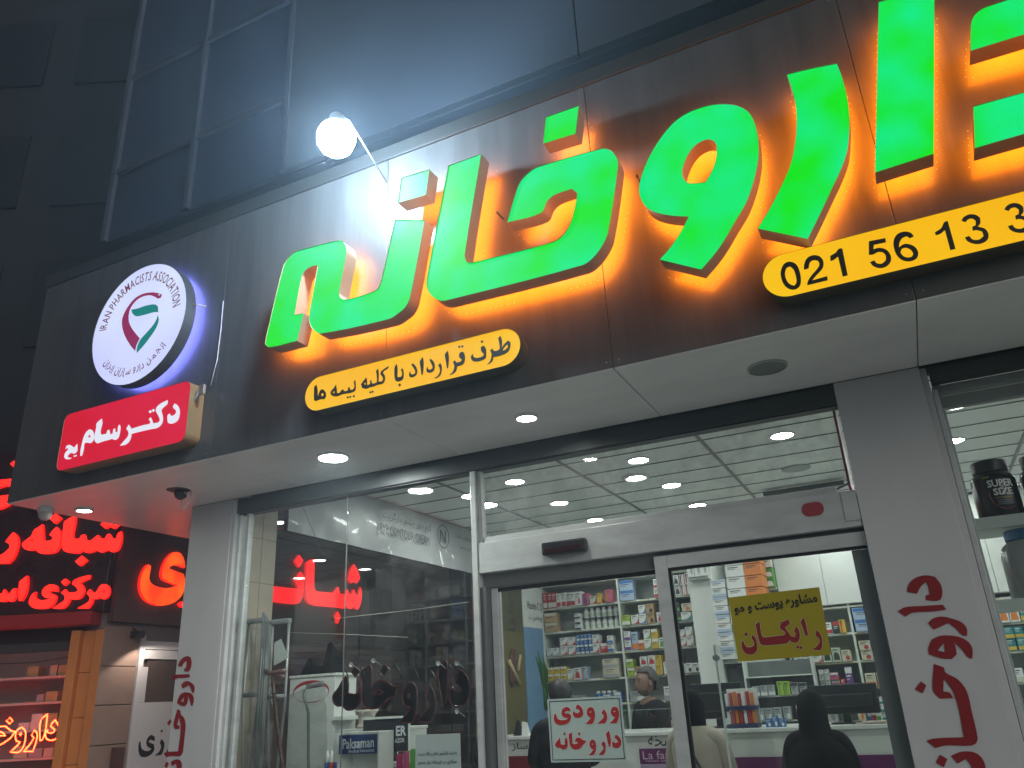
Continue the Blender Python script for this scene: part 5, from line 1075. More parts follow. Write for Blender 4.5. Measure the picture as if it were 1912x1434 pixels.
# stacked cartons above the mustard sign
for k in range(7):
    put_carton(-1.575 + 0.004 * k, 8.74, 2.206 + k * 0.118, 0.185, 0.34, 0.112, W, W, 6, '%s white long carton from below in the stack with orange ends' % ORD[k].capitalize(), 'stacked cartons over the white column', rz=0.0)
    if k > 1: put_carton(-1.39 + 0.004 * k, 8.745, 2.206 + k * 0.118, 0.175, 0.33, 0.112, 'orange', 'orange', 6, '%s orange carton from below in the stack right of the white ones' % ORD[k - 2].capitalize(), 'stacked cartons over the white column', rz=-0.03)
for k in range(9): put_carton(-1.752, 8.74, 1.88 + k * 0.088, 0.15, 0.3, 0.082, W, 'paleblue', (3, 0)[k % 2], '%s thin white carton from below in the pile against the white column' % ORD[k].capitalize(), 'pile of thin cartons by the column')
MB().bbox(-1.83, -1.655, 8.73, 9.38, 1.84, 1.878, 0.003).build('pile_shelf', M_shelf, label='small white shelf carrying the pile of thin cartons', cat='shelf')
MB().bbox(-1.83, -1.64, 8.80, 9.38, 0.0, 1.80, 0.003).build('dark_niche', mat('niche_dark', (0.06, 0.065, 0.065), 0.6), label='dark niche panel under the pile of thin cartons', cat='panel')
for k, (x, hh) in enumerate(((-2.02, .28), (-1.945, .275), (-1.875, .29))): put_carton(x, 8.60, 2.72, 0.068, 0.09, hh, W, 'grey', 2, '%s tall white carton hung on the white column' % ORD[k], 'tall cartons on the column', rz=0.25)
MB().bbox(-2.06, -1.84, 8.595, 8.699, 2.70, 2.718, 0.003).build('bracket_shelf', M_shelf, label='small bracket shelf on the white column', cat='shelf')
# bays right of the stack
fill(-1.20, -1.2 + .001, 0, '', [])
U2 = lambda r: '%s shelf under the blank cabinet' % r
fill(-1.18, -0.58, 2.07, U2('first'), [('black', 'blue', 3, 1, .15, .10, 1, .20), (W, R_, 0, 1, .07, .11, 1, -.0), ('black', 'red', 3, 1, .07, .12, 1, 0), (W, 'black', 0, 1, .095, .10, 1, .0)])
fill(-0.54, -0.28, 2.07, 'first shelf under the cabinet, right bay', [('paleblue', 'blue', 3, 1, .22, .115, 2, .0)])
fill(-1.18, -0.58, 1.80, U2('second'), [(W, 'grey', 2, 2, .09, .12, 1, 0), (W, R_, 1, 1, .10, .08, 2, 0), ('palegreen', 'black', 5, 2, .085, .14, 1, 0), ('cream', R_, 2, 1, .09, .11, 1, 0)])
fill(-0.54, -0.28, 1.80, 'second shelf under the cabinet, right bay', [('cream', R_, 2, 2, .11, .09, 2, 0)])
fill(-1.18, -0.58, 1.555, U2('third'), [(W, 'palegreen', 0, 3, .062, .055, 4, 0), (W, 'grey', 0, 2, .05, .06, 3, .02), ('pink', W, 3, 1, .085, .075, 2, 0), (R_, W, 0, 1, .05, .09, 1, 0), ('purple', W, 3, 1, .07, .20, 1, .0)])
fill(-0.54, -0.28, 1.555, 'third shelf under the cabinet, right bay', [('cream', 'orange', 0, 2, .1, .13, 1, 0)])
fill(-1.18, -0.58, 1.25, U2('lowest seen'), [(R_, W, 4, 1, .09, .15, 1, .03), (W, 'grey', 2, 1, .10, .18, 1, .1)])
fill(-0.54, -0.28, 1.25, 'lowest shelf under the cabinet, right bay', [(W, 'teal', 0, 2, .07, .07, 3, .05)])
U3 = lambda r: '%s shelf in the right window view' % r
fill(0.72, 1.0, 2.05, U3('upper rear'), [(W, 'orange', 5, 2, .085, .15, 1, .0), ('teal', 'yellow', 0, 1, .085, .15, 1, 0)])
fill(0.72, 1.0, 1.80, U3('middle rear'), [('teal', 'yellow', 0, 3, .08, .105, 2, .01)])
fill(0.72, 1.0, 1.53, U3('third rear'), [(W, 'palegreen', 0, 1, .08, .12, 1, .0), (W, 'grey', 3, 2, .08, .10, 1, .02)])
fill(0.70, 1.0, 1.25, U3('fourth rear'), [('red', 'black', 3, 1, .07, .14, 1, 0), (W, 'green', 0, 2, .085, .15, 1, 0)])
fill(0.70, 1.0, 0.93, U3('fifth rear'), [(W, 'grey', 2, 3, .085, .15, 1, 0)])
fill(1.0, 1.65, 1.80, U3('far right middle'), [(W, 'blue', 0, 3, .09, .14, 1, 0), ('pink', W, 3, 2, .08, .13, 1, 0)])
fill(1.0, 1.65, 2.05, U3('far right upper'), [('blue', W, 3, 2, .09, .14, 1, 0), (W, R_, 1, 3, .08, .13, 1, 0)])
# shelf over the cartons with green packs and brown board
T = thing('side_shelf', 'short white shelf right of the stacked orange cartons', 'shelf', (-1.27, 8.95, 2.6))
MB().bbox(-1.30, -1.215, 8.9, 9.38, 2.55, 2.57, 0.002).build('board', M_shelf, T)
for k in range(2): put_carton(-1.265, 8.91, 2.571 + k * 0.096, 0.10, 0.12, 0.094, 'green', W, 5, ['lower', 'upper'][k] + ' bright green pack right of the stacked orange cartons', 'green packs')
put_carton(-1.27, 8.91, 2.775, 0.10, 0.14, 0.11, W, 'grey', 3, 'white carton on top of the two bright green packs')
# bottles
def bottle(x, y, z, label, s=1.0, body=None, cap=None):
    key = ('bottle', body, cap)
    if key not in PROTO:
        m = MB(); m.lathe([(0, 0), (.030, 0), (.032, .004), (.032, .075), (.026, .086), (.016, .090)], (0, 0, 0), 14); m.slot(1).lathe([(.021, .090), (.022, .092), (.022, .112), (.020, .115), (0, .115)], (0, 0, 0), 14)
        m.slot(2).lathe([(.0325, .02), (.0325, .055)], (0, 0, 0), 14)
        o = m.build('bottle', [CM[body or 'white'], CM[cap or 'white'], CM['palegreen'] if not body else CM['white']]); PROTO[key] = o.data; bpy.data.objects.remove(o)
    o = bpy.data.objects.new('bottle', PROTO[key]); COL.objects.link(o); o.location = (x, y, z); o.scale = (s, s, s)
    return tag(o, label, 'bottle', 'white bottles on the rear shelf' if not body else 'dark bottles behind the counter')
MB().bbox(-3.46, -3.005, 9.03, 9.2, LV[7] + 0.1165, LV[7] + 0.1205, 0.001).build('bottle_board', M_black, label='thin dark board between the two layers of white bottles', cat='board')
for s_ in range(2):
    for k in range(6): bottle(-3.42 + k * 0.073, 9.08, LV[7] + s_ * 0.121, 'white bottle, %s from left in the %s row on the third rear shelf' % (ORD[k], ('lower', 'upper')[s_]))
for k in range(3): put_carton(-3.50, 9.03, LV[7] + k * 0.062, 0.07, 0.1, 0.058, W, 'black', 0, ['lowest', 'middle', 'topmost'][k] + ' small white box left of the white bottles', 'small boxes by the bottles')
for k in range(4): bottle(-3.36 + 0.065 * k, 9.1, LV[4], 'blue bottle with pale cap, %s from left behind the counter' % ORD[k], 1.15, 'blue', 'white')

# ---------------------------------------------------------------- posters on the side wall
T = thing('brown_standee', 'olive brown cosmetics standee along the left wall inside the door', 'poster', (-3.975, 8.15, 0))
MB().bbox(-3.984, -3.965, 7.86, 8.47, 0.7, 3.06, 0.003).build('board', mat('olive_brown', (0.13, 0.115, 0.045), 0.45, var=0.12, scale=2), T)
MB().box(-3.9645, -3.9635, 7.87, 8.46, 2.30, 3.05).build('dark_band', mat('olive_dark', (0.085, 0.08, 0.04), 0.45), T)
mb = MB(); put_text(mb, 'La farrerr', (-3.962, 8.16, 2.62), (0, 0, 1), (0, -1, 0), width=0.62, height=0.17); put_text(mb, 'retain your beauty', (-3.962, 8.27, 2.62), (0, 0, 1), (0, -1, 0), width=0.5, height=0.045)
put_text(mb, 'La farrerr', (-3.962, 8.16, 1.25), (0, 0, 1), (0, -1, 0), width=0.40, height=0.11)
mb.build('lettering', mat('olive_print', (0.035, 0.034, 0.03), 0.5), T)
mb = MB(); mb.loft([(-3.95, 8.10, 1.74, 0.004, 0.02), (-3.95, 8.12, 1.80, 0.012, 0.09), (-3.95, 8.15, 1.98, 0.012, 0.10), (-3.95, 8.17, 2.12, 0.006, 0.05)], 14); mb.build('shell_print', mat('shell_brown', (0.10, 0.045, 0.03), 0.4), T)
mb = MB().tube([(-3.945, 8.02, 2.0), (-3.945, 8.26, 1.76)], 0.022, 8).tube([(-3.945, 8.32, 2.06), (-3.945, 8.24, 1.9)], 0.018, 8); mb.build('ampoule_print', mat('ampoule_buff', (0.42, 0.33, 0.18), 0.35), T)
T = thing('serum_poster', 'white and blue serum poster with a green aloe plant on the left wall', 'poster', (-3.975, 8.9, 1.2))
MB().bbox(-3.984, -3.958, 8.48, 9.30, 2.37, 2.84, 0.002).build('board', M_white, T)
MB().bbox(-3.984, -3.9581, 8.48, 9.30, 1.1, 2.369, 0.002).build('board', mat('poster_blue', (0.16, 0.30, 0.48), 0.4, var=0.35, scale=1.5), T)
MB().bbox(-3.984, -3.97, 8.47, 9.36, 2.841, 3.06, 0.002).build('green_head', mat('poster_green', (0.08, 0.16, 0.03), 0.5), T)
mb = MB(); put_text(mb, 'Vitamin C Serum', (-3.956, 8.88, 2.62), (0, 1, 0), (0, 0, 1), width=0.6, height=0.09, bold=0.01); put_text(mb, 'سرم ویتامین ث', (-3.956, 8.88, 2.48), (0, 1, 0), (0, 0, 1), width=0.52, height=0.10, fa=True); mb.build('lettering', M_rail, T)
mb = MB(); rp_ = random.Random(3)
for k in range(16):
    y0 = 8.98 + rp_.uniform(-0.12, 0.16); dy = rp_.uniform(-0.22, 0.16); h0 = rp_.uniform(1.35, 1.75); L = rp_.uniform(0.25, 0.5)
    mb.tube([(-3.95, y0, h0), (-3.945, y0 + dy * .5, h0 + L * .6), (-3.95, y0 + dy, h0 + L)], 0.03, 5, r2=0.003)
mb.build('aloe_leaves', mat('aloe_green', (0.04, 0.14, 0.035), 0.4, var=0.3), T)
MB().tube([(-3.95, 9.02, 1.2), (-3.95, 9.02, 1.5)], 0.05, 10).tube([(-3.95, 9.2, 1.3), (-3.95, 9.2, 1.62)], 0.04, 10).build('bottle_print', mat('bottle_print_grey', (0.3, 0.33, 0.32), 0.3), T)

# ---------------------------------------------------------------- counter and what stands on it
T = thing('pharmacy_counter', 'long white counter with purple and red lower panels in front of the shelves', 'counter', (-1.9, 7.3, 0))
MB().bbox(-3.62, -0.225, 7.02, 7.60, 0.0, 1.27, 0.004).build('body', M_white, T)
MB().bbox(-3.66, -0.21, 6.99, 7.64, 1.272, 1.302, 0.005).build('top', mat('counter_top', (0.68, 0.70, 0.68), 0.25), T)
M_pur = mat('purple_panel', (0.12, 0.012, 0.095), 0.35, var=0.06); M_lil = mat('lilac_panel', (0.36, 0.26, 0.38), 0.4)
pn = MB().bbox(-2.27, -1.64, 7.0, 7.018, 1.06, 1.175, 0.002).build('purple_panel', M_pur, T); MB().bbox(-2.27, -1.64, 7.0, 7.018, 0.2, 1.058, 0.002).build('lilac_panel', M_lil, T)
MB().bbox(-1.635, -0.23, 7.0, 7.018, 0.2, 1.095, 0.002).build('purple_panel', M_pur, T)
MB().bbox(-3.6, -3.0, 7.0, 7.018, 0.2, 1.14, 0.002).build('red_panel', mat('deep_red_panel', (0.16, 0.012, 0.02), 0.4), T)
mb = MB(); put_text(mb, 'La farrerr', (-2.04, 6.998, 1.125), (1, 0, 0), (0, 0, 1), width=0.40, height=0.062); put_text(mb, 'retain your beauty', (-2.03, 6.998, 1.08), (1, 0, 0), (0, 0, 1), width=0.38, height=0.02); mb.build('lettering', mat('pale_pink_print', (0.6, 0.45, 0.58), 0.4), pn)
mb = MB(); put_text(mb, 'نسخه', (-2.06, 7.018, 1.235), (1, 0, 0), (0, 0, 1), width=0.26, height=0.09, bold=0.0, fa=True); put_text(mb, 'ساز', (-3.38, 7.018, 1.215), (1, 0, 0), (0, 0, 1), width=0.16, height=0.07, bold=0.015, fa=True); mb.build('lettering', M_black, T)
gs = MB().box(-2.45, -1.75, 7.03, 7.036, 1.303, 1.472).build('glass_screen', G_shop, T); MB().box(-2.45, -1.75, 7.0295, 7.0365, 1.4725, 1.476).build('screen_edge', mat('glass_edge', (0.35, 0.45, 0.42), 0.3), gs)
# glass partition edge and knob just behind the right leaf
T = thing('glass_partition', 'frameless glass partition with a metal knob behind the mustard sign', 'glass partition', (-1.0, 5.0, 0))
fq = on_y(5.4); e0 = fq(1335, 1205); e1 = fq(1365, 1434)
MB().box(e0.x, -0.25, 5.398, 5.404, 0, e0.z).build('pane', glass('clear_glass', (0.95, 0.97, 0.96), 0.05), T)
MB().box(e0.x - 0.012, e0.x, 5.392, 5.41, 0, e0.z + 0.004).build('edge', mat('partition_edge', (0.6, 0.65, 0.63), 0.25), T)
kp = fq(1338, 1228); MB().lathe([(0, -0.03), (0.02, -0.03), (0.022, -0.01), (0.012, 0.0)], kp, 14, 'Y').build('knob', M_crut, T)
def monitor(name, label, x, y, z, w, h, yaw):
    T = thing(name, label, 'monitor', (x, y, z), yaw); Mt = Matrix.Translation((x, y, z)) @ Matrix.Rotation(yaw, 4, 'Z')
    def xf(m): m.v = [Mt @ v for v in m.v]; return m
    xf(MB().bbox(-w / 2, w / 2, -0.02, 0.02, 0.07, 0.07 + h, 0.008)).build('case', M_black, T)
    xf(MB().bbox(-w / 2 + .03, w / 2 - .03, -0.05, -0.0205, 0.12, h - 0.0, 0.02)).build('rear_cover', M_black, T)
    xf(MB().bbox(-0.03, 0.03, -0.012, 0.012, 0.012, 0.069, 0.004)).build('stem', M_black, T); xf(MB().bbox(-0.11, 0.11, -0.08, 0.08, 0, 0.012, 0.004)).build('foot', M_black, T)
    return T
monitor('monitor', 'black monitor back on the counter beside the woman in a beige coat', -1.63, 7.3, 1.303, 0.42, 0.28, 0.1)
monitor('monitor', 'wide black monitor form standing for a dark reflection behind the woman in black', -0.62, 7.25, 1.303, 0.52, 0.22, -0.15)  # added monitor form in place of a dark reflection in the glass
T = thing('toothbrush_rack', 'two-tier rack of red and white packs with blue trays on the counter', 'display rack', (-1.42, 7.15, 1.303))
for z in (1.305, 1.44):
    tr_ = MB().bbox(-1.53, -1.28, 7.08, 7.24, z, z + 0.028, 0.004).build('tray', mat('navy_tray', (0.015, 0.02, 0.09), 0.4), T)
    for k in range(7): x = -1.51 + k * 0.034; MB().bbox(x - 0.013, x + 0.013, 7.10, 7.13, z + 0.029, z + 0.125 + 0.006 * (k % 3), 0.003).build('pack', [CM['white'], CM['red'], CM['orange'], CM['red']][k % 4], tr_)
MB().bbox(-1.53, -1.28, 7.235, 7.245, 1.303, 1.60, 0.002).build('back_board', M_white, T)
for k in range(3): put_carton(-1.20 + k * 0.052, 7.12, 1.303, 0.048, 0.06, 0.06 + 0.02 * (k % 2), 'blue', W, 2, '%s small blue box right of the toothbrush rack' % ORD[k], 'small blue boxes on the counter')
for k in range(6): put_carton(-0.46 + 0.034 * (k % 3), 7.35 + 0.08 * (k // 3), 1.303, 0.032, 0.05, 0.12 + 0.02 * (k % 2), W, ['blue', 'red', 'green'][k % 3], 0, '%s slim pack in the %s row at the right counter end' % (ORD[k % 3], ['front', 'rear'][k // 3]), 'slim packs on the counter')
m = MB(); m.bbox(-0.55, -0.34, 7.05, 7.18, 1.303, 1.312, 0.002).bbox(-0.50, -0.30, 7.04, 7.15, 1.313, 1.322, 0.002); m.build('leaflets', mat('leaflet', (0.5, 0.42, 0.36), 0.6), label='loose leaflets at the right end of the counter', cat='leaflets')
m = MB(); m.tube([(-2.92, 7.10, 1.304), (-2.92, 7.10, 1.42)], 0.045, 12); m.build('tin', mat('blue_tin', (0.02, 0.06, 0.18), 0.3), label='blue tin on the counter behind the pale green entrance board', cat='tin')
m = MB(); m.lathe([(0, 0.0), (0.10, 0), (0.16, 0.03), (0.165, 0.06), (0.155, 0.055), (0.1, 0.012)], (-2.62, 7.15, 1.303), 20); m.build('bowl', mat('green_bowl', (0.05, 0.42, 0.05), 0.4), label='bright green bowl on the counter above the entrance board', cat='bowl')
T = thing('standing_card', 'black card stand with a small white tent card on the counter left end', 'card', (-3.42, 7.1, 1.303))
m = MB(); m.add([(-3.47, 7.08, 1.303), (-3.40, 7.08, 1.303), (-3.425, 7.12, 1.43), (-3.445, 7.12, 1.43), (-3.47, 7.16, 1.303), (-3.40, 7.16, 1.303)], [(0, 1, 2, 3), (5, 4, 3, 2), (0, 3, 4), (1, 5, 2)]); m.build('stand', M_black, T)
m = MB(); m.add([(-3.385, 7.08, 1.303), (-3.32, 7.08, 1.303), (-3.33, 7.10, 1.41), (-3.385, 7.10, 1.42), (-3.385, 7.13, 1.303), (-3.32, 7.13, 1.303)], [(0, 1, 2, 3), (5, 4, 3, 2), (0, 3, 4), (1, 5, 2)]); m.build('tent_card', M_white, T)
# low glazed rack behind the counter
T = thing('glazed_rack', 'low rack of grey goods behind the counter, left of the woman in black', 'shelf unit', (-1.1, 8.6, 0))
for z in (1.30, 1.52, 1.70): MB().bbox(-1.60, -0.95, 8.50, 8.69, z - 0.012, z, 0.002).build('shelf', M_shelf, T)
for x in (-1.60, -0.955): MB().bbox(x - 0.008, x + 0.008, 8.50, 8.69, 0, 1.85, 0.002).build('upright', M_shelf, T)
MB().box(-1.59, -0.965, 8.685, 8.695, 0.5, 1.84).build('back_panel', mat('rack_back', (0.12, 0.13, 0.13), 0.5), T)
fill(-1.57, -0.97, 1.52, 'upper shelf of the low rack', [('grey', W, 0, 3, .07, .10, 1, .02), ('lime', 'green', 4, 2, .06, .13, 1, .02), ('grey', 'black', 3, 2, .07, .11, 1, 0)], y=8.52)
fill(-1.57, -0.97, 1.30, 'lower shelf of the low rack', [('grey', W, 2, 4, .08, .12, 1, .02), (R_, W, 3, 2, .05, .13, 1, .04)], y=8.52)

print('cartons', NBOX[0])
# ---------------------------------------------------------------- people
M_skin = mat('skin', (0.19, 0.11, 0.078), 0.5, var=0.08, scale=20)
M_hair = mat('dark_hair', (0.012, 0.010, 0.009), 0.55, var=0.2, scale=60); M_ghair = mat('grey_hair', (0.045, 0.042, 0.04), 0.6, var=0.5, scale=70)
def skin_mesh(verts, edges, radii, root=0, sub=2):
    me = bpy.data.meshes.new('figure'); me.from_pydata(verts, edges, []); o = bpy.data.objects.new('figure', me); COL.objects.link(o)
    o.modifiers.new('skin', 'SKIN'); o.modifiers.new('sub', 'SUBSURF').levels = sub; o.modifiers['sub'].render_levels = sub
    for i, sv in enumerate(me.skin_vertices[0].data):
        r = radii[i]; sv.radius = r if isinstance(r, tuple) else (r, r); sv.use_root = (i == root)
    dg = bpy.context.evaluated_depsgraph_get(); ev = o.evaluated_get(dg); m2 = ev.to_mesh()
    vs = [v.co.copy() for v in m2.vertices]; fs = [list(p.vertices) for p in m2.polygons]
    ev.to_mesh_clear(); bpy.data.objects.remove(o); bpy.data.meshes.remove(me)
    return vs, fs
def joints(H, arm):
    """joints of a standing figure of height H facing -Y; arm: 'down' / 'front' / 'counter'"""
    s = H / 1.72; J = {}
    J['pelvis'] = (0, 0, .95); J['waist'] = (0, 0.0, 1.08); J['chest'] = (0, 0.005, 1.28); J['collar'] = (0, 0.02, 1.42); J['neck'] = (0, 0.01, 1.50)
    for k, sd in (('l', 1), ('r', -1)):
        J['sh' + k] = (sd * .19, 0.015, 1.40)
        if arm == 'down': J['el' + k] = (sd * .25, 0.03, 1.13); J['wr' + k] = (sd * .26, -0.05, .88); d = Vector((0, -0.05, -1))
        elif arm == 'front': J['el' + k] = (sd * .25, -0.02, 1.15); J['wr' + k] = (sd * .12, -0.26, 1.12); d = Vector((-sd * .5, -0.8, 0.05))
        else: J['el' + k] = (sd * .27, 0.0, 1.17); J['wr' + k] = (sd * .22, -0.22, 1.07); d = Vector((-sd * .1, -1, -0.25))
        d.normalize(); w = Vector(J['wr' + k]); J['pm' + k] = tuple(w + d * .06)
        side = d.cross(Vector((0, 0, 1))) if abs(d.z) < .9 else Vector((0, 1, 0)); side.normalize()
        for f, (off, ln) in enumerate(((-.03, .075), (-.010, .085), (.010, .08), (.03, .062))):
            b = w + d * .085 + side * off; J['f%d%s' % (f, k)] = tuple(b); J['g%d%s' % (f, k)] = tuple(b + d * ln * .55 + Vector((0, 0, -.006))); J['h%d%s' % (f, k)] = tuple(b + d * ln + Vector((0, -0.012 if abs(d.z) > .9 else 0, -.02)))
        J['ta' + k] = tuple(w + d * .04 - side * .035); J['tb' + k] = tuple(w + d * .075 - side * .055)
        J['hp' + k] = (sd * .09, 0, .90); J['kn' + k] = (sd * .10, -0.01, .49); J['an' + k] = (sd * .10, 0.02, .09); J['to' + k] = (sd * .115, -0.13, .04)
    return {k: tuple(c * s for c in v) for k, v in J.items()}, s
RAD = dict(pelvis=(.15, .11), waist=(.135, .10), chest=(.155, .105), collar=(.11, .07), neck=.052, sh=.058, el=.042, wr=.028, pm=(.034, .018), hp=.088, kn=.055, an=.040, to=.034)
def person(label, x, y, H, yaw, arm, top, bottom, hair_kind, hair_mat=None, skin=None, bulk=1.0, extra=None):
    T = thing('person', label, 'person', (x, y, 0), yaw); J, s = joints(H, arm); Mt = Matrix.Translation((x, y, 0)) @ Matrix.Rotation(yaw, 4, 'Z')
    def chain(names, edges, grow_, only=None):
        vs = [J[n] for n in names]; ix = {n: i for i, n in enumerate(names)}
        rad = []
        for n in names:
            key = n if n in RAD else n[:2]; base = RAD.get(key)
            if base is None: base = .0085 if n[0] in 'fgh' else .011
            base = base if isinstance(base, tuple) else (base, base)
            g = grow_ if not (n[0] in 'fght' and n not in ('hpl', 'hpr', 'tol', 'tor')) else 0
            rad.append(tuple(b * s * (bulk if n in ('pelvis', 'waist', 'chest') else 1) + g for b in base))
        return skin_mesh(vs, [(ix[a], ix[b]) for a, b in edges], rad)
    core = ['pelvis', 'waist', 'chest', 'collar', 'neck']; ce = [('pelvis', 'waist'), ('waist', 'chest'), ('chest', 'collar'), ('collar', 'neck')]
    ar = []; ae = []; hd = []; he = []; lg = []; le = []
    for k in 'lr':
        ar += ['sh' + k, 'el' + k, 'wr' + k]; ae += [('collar', 'sh' + k), ('sh' + k, 'el' + k), ('el' + k, 'wr' + k)]
        hd.append('pm' + k); he.append(('wr' + k, 'pm' + k))
        for f in range(4): hd += ['f%d%s' % (f, k), 'g%d%s' % (f, k), 'h%d%s' % (f, k)]; he += [('pm' + k, 'f%d%s' % (f, k)), ('f%d%s' % (f, k), 'g%d%s' % (f, k)), ('g%d%s' % (f, k), 'h%d%s' % (f, k))]
        hd += ['ta' + k, 'tb' + k]; he += [('wr' + k, 'ta' + k), ('ta' + k, 'tb' + k)]
        lg += ['hp' + k, 'kn' + k, 'an' + k, 'to' + k]; le += [('pelvis', 'hp' + k), ('hp' + k, 'kn' + k), ('kn' + k, 'an' + k), ('an' + k, 'to' + k)]
    vs, fs = chain(core + ar + hd + lg, ce + ae + he + le, 0.0)
    b = MB(); b.smooth = True; b.add([Mt @ Vector(v) for v in vs], fs)
    # head: a shaped ellipsoid with brow, nose, lips, chin and ears
    hz = 1.625 * s; bm = bmesh.new(); bmesh.ops.create_uvsphere(bm, u_segments=28, v_segments=20, radius=1)
    for v in bm.verts:
        c = v.co; fr = max(0, -c.y)
        X_ = c.x * .076; Y_ = c.y * .096; Z_ = c.z * .118
        if c.z < -.15: X_ *= 1 + c.z * .28; Y_ += (-c.z - .15) * -.012
        n = math.exp(-((c.x / .16) ** 2 + ((c.z + .12) / .20) ** 2)) * fr; Y_ -= .022 * n
        Y_ -= .006 * math.exp(-((c.x / .28) ** 2 + ((c.z + .47) / .07) ** 2)) * fr; Y_ -= .008 * math.exp(-((c.x / .25) ** 2 + ((c.z + .80) / .13) ** 2)) * fr
        Y_ += .010 * (math.exp(-(((abs(c.x) - .36) / .15) ** 2 + ((c.z - .08) / .11) ** 2))) * fr; Y_ -= .005 * math.exp(-((c.z - .28) / .10) ** 2) * fr
        v.co = Vector((X_, Y_ + .0, Z_)) * s
    b.frombm(bm, Mt @ Matrix.Translation((0, -0.012 * s, hz)))
    for sd in (-1, 1):
        bm = bmesh.new(); bmesh.ops.create_uvsphere(bm, u_segments=10, v_segments=8, radius=1); b.frombm(bm, Mt @ Matrix.Translation((sd * .078 * s, 0.005 * s, hz - .005)) @ Matrix.Diagonal((.010 * s, .020 * s, .033 * s, 1)))
    b.build('body', skin or M_skin, T)
    # eyes and brows
    for sd in (-1, 1):
        e = MB(); bm = bmesh.new(); bmesh.ops.create_uvsphere(bm, u_segments=10, v_segments=8, radius=.012 * s); e.frombm(bm, Mt @ Matrix.Translation((sd * .029 * s, -.087 * s, hz + .010 * s))); e.smooth = True; e.build('eye', M_black, T)
        MB().tube([Mt @ Vector((sd * .012 * s, -.103 * s, hz + .034 * s)), Mt @ Vector((sd * .03 * s, -.101 * s, hz + .039 * s)), Mt @ Vector((sd * .048 * s, -.088 * s, hz + .032 * s))], .004 * s, 5).build('eyebrow', hair_mat or M_hair, T)
    t = MB(); t.smooth = True; v2, f2 = chain(core[:4] + ar, ce[:3] + ae, .014); t.add([Mt @ Vector(v) for v in v2], f2); t.build('top_garment', top, T)
    t = MB(); t.smooth = True; v2, f2 = chain(['pelvis', 'waist'] + [n for n in lg if n[:2] != 'to'], [('pelvis', 'waist')] + [e for e in le if e[1][:2] != 'to'], .012); t.add([Mt @ Vector(v) for v in v2], f2); t.build('trousers', bottom, T)
    for k in 'lr':
        a = Vector(J['an' + k]); MB().loft([(*( (Mt @ Vector((a.x, a.y - .07 * s, 0)))[:2]), 0.0, .048 * s, .125 * s, yaw), (*((Mt @ Vector((a.x, a.y - .065 * s, 0)))[:2]), .05 * s, .05 * s, .12 * s, yaw), (*((Mt @ Vector((a.x, a.y - .0, 0)))[:2]), .10 * s, .045 * s, .055 * s, yaw)], 16).build('shoe', M_black, T)
    def cap(rx, ry, rz, dz, cut, mtl, name, dy=.012):
        bm = bmesh.new(); bmesh.ops.create_uvsphere(bm, u_segments=28, v_segments=20, radius=1)
        bmesh.ops.delete(bm, geom=[v for v in bm.verts if cut(v.co)], context='VERTS')
        rr = random.Random(2)
        for v in bm.verts: k = 1 + rr.uniform(-.02, .02); v.co = Vector((v.co.x * rx * k, v.co.y * ry * k + dy, v.co.z * rz * k)) * s
        h = MB(); h.smooth = True; h.frombm(bm, Mt @ Matrix.Translation((0, 0, hz + dz * s))); o = h.build(name, mtl, T)
        sm = o.modifiers.new('thickness', 'SOLIDIFY'); sm.thickness = 0.008; sm.offset = 1
    if hair_kind == 'short':
        cap(.088, .110, .130, .008, lambda c: (c.y < -.30 and c.z < .46) or (c.y < -.02 and c.z < .12) or (c.y < .22 and c.z < -.12) or c.z < -.62, hair_mat or M_hair, 'hair')
    elif hair_kind == 'scarf':
        sc = MB(); P_ = lambda dx, dy, z, rx, ry: (*((Mt @ Vector((dx * s, dy * s, 0)))[:2]), z * s, rx * s, ry * s, yaw)
        sc.loft([P_(0, .01, 1.42, .088, .085), P_(0, .012, 1.45, .092, .095), P_(0, .01, 1.48, .090, .10), P_(0, .012, 1.52, .092, .108), P_(0, .014, 1.60, .098, .116), P_(0, .016, 1.66, .096, .118), P_(0, .018, 1.71, .078, .10), P_(0, .02, 1.745, .045, .06), P_(0, .02, 1.755, .012, .015)], 26).build('headscarf', hair_mat, T)
    if extra: extra(T, Mt, s, yaw)
    return T
M_navy = mat('charcoal_sweater', (0.014, 0.014, 0.017), 0.85, var=0.2, scale=25, spec=0.15); M_jack = mat('black_jacket', (0.010, 0.011, 0.014), 0.6, var=0.3, scale=15, spec=0.25, bump=0.5, bscale=9); M_jean = mat('dark_trousers', (0.018, 0.019, 0.023), 0.8)
M_beige = mat('beige_coat', (0.36, 0.325, 0.27), 0.8, var=0.2, scale=9, spec=0.2, bump=0.6, bscale=10); M_scarf = mat('black_scarf', (0.006, 0.006, 0.007), 0.8, spec=0.1, bump=0.6, bscale=14); M_chad = mat('black_cloth', (0.007, 0.007, 0.008), 0.8, var=0.3, scale=8, spec=0.1, bump=0.6, bscale=8)
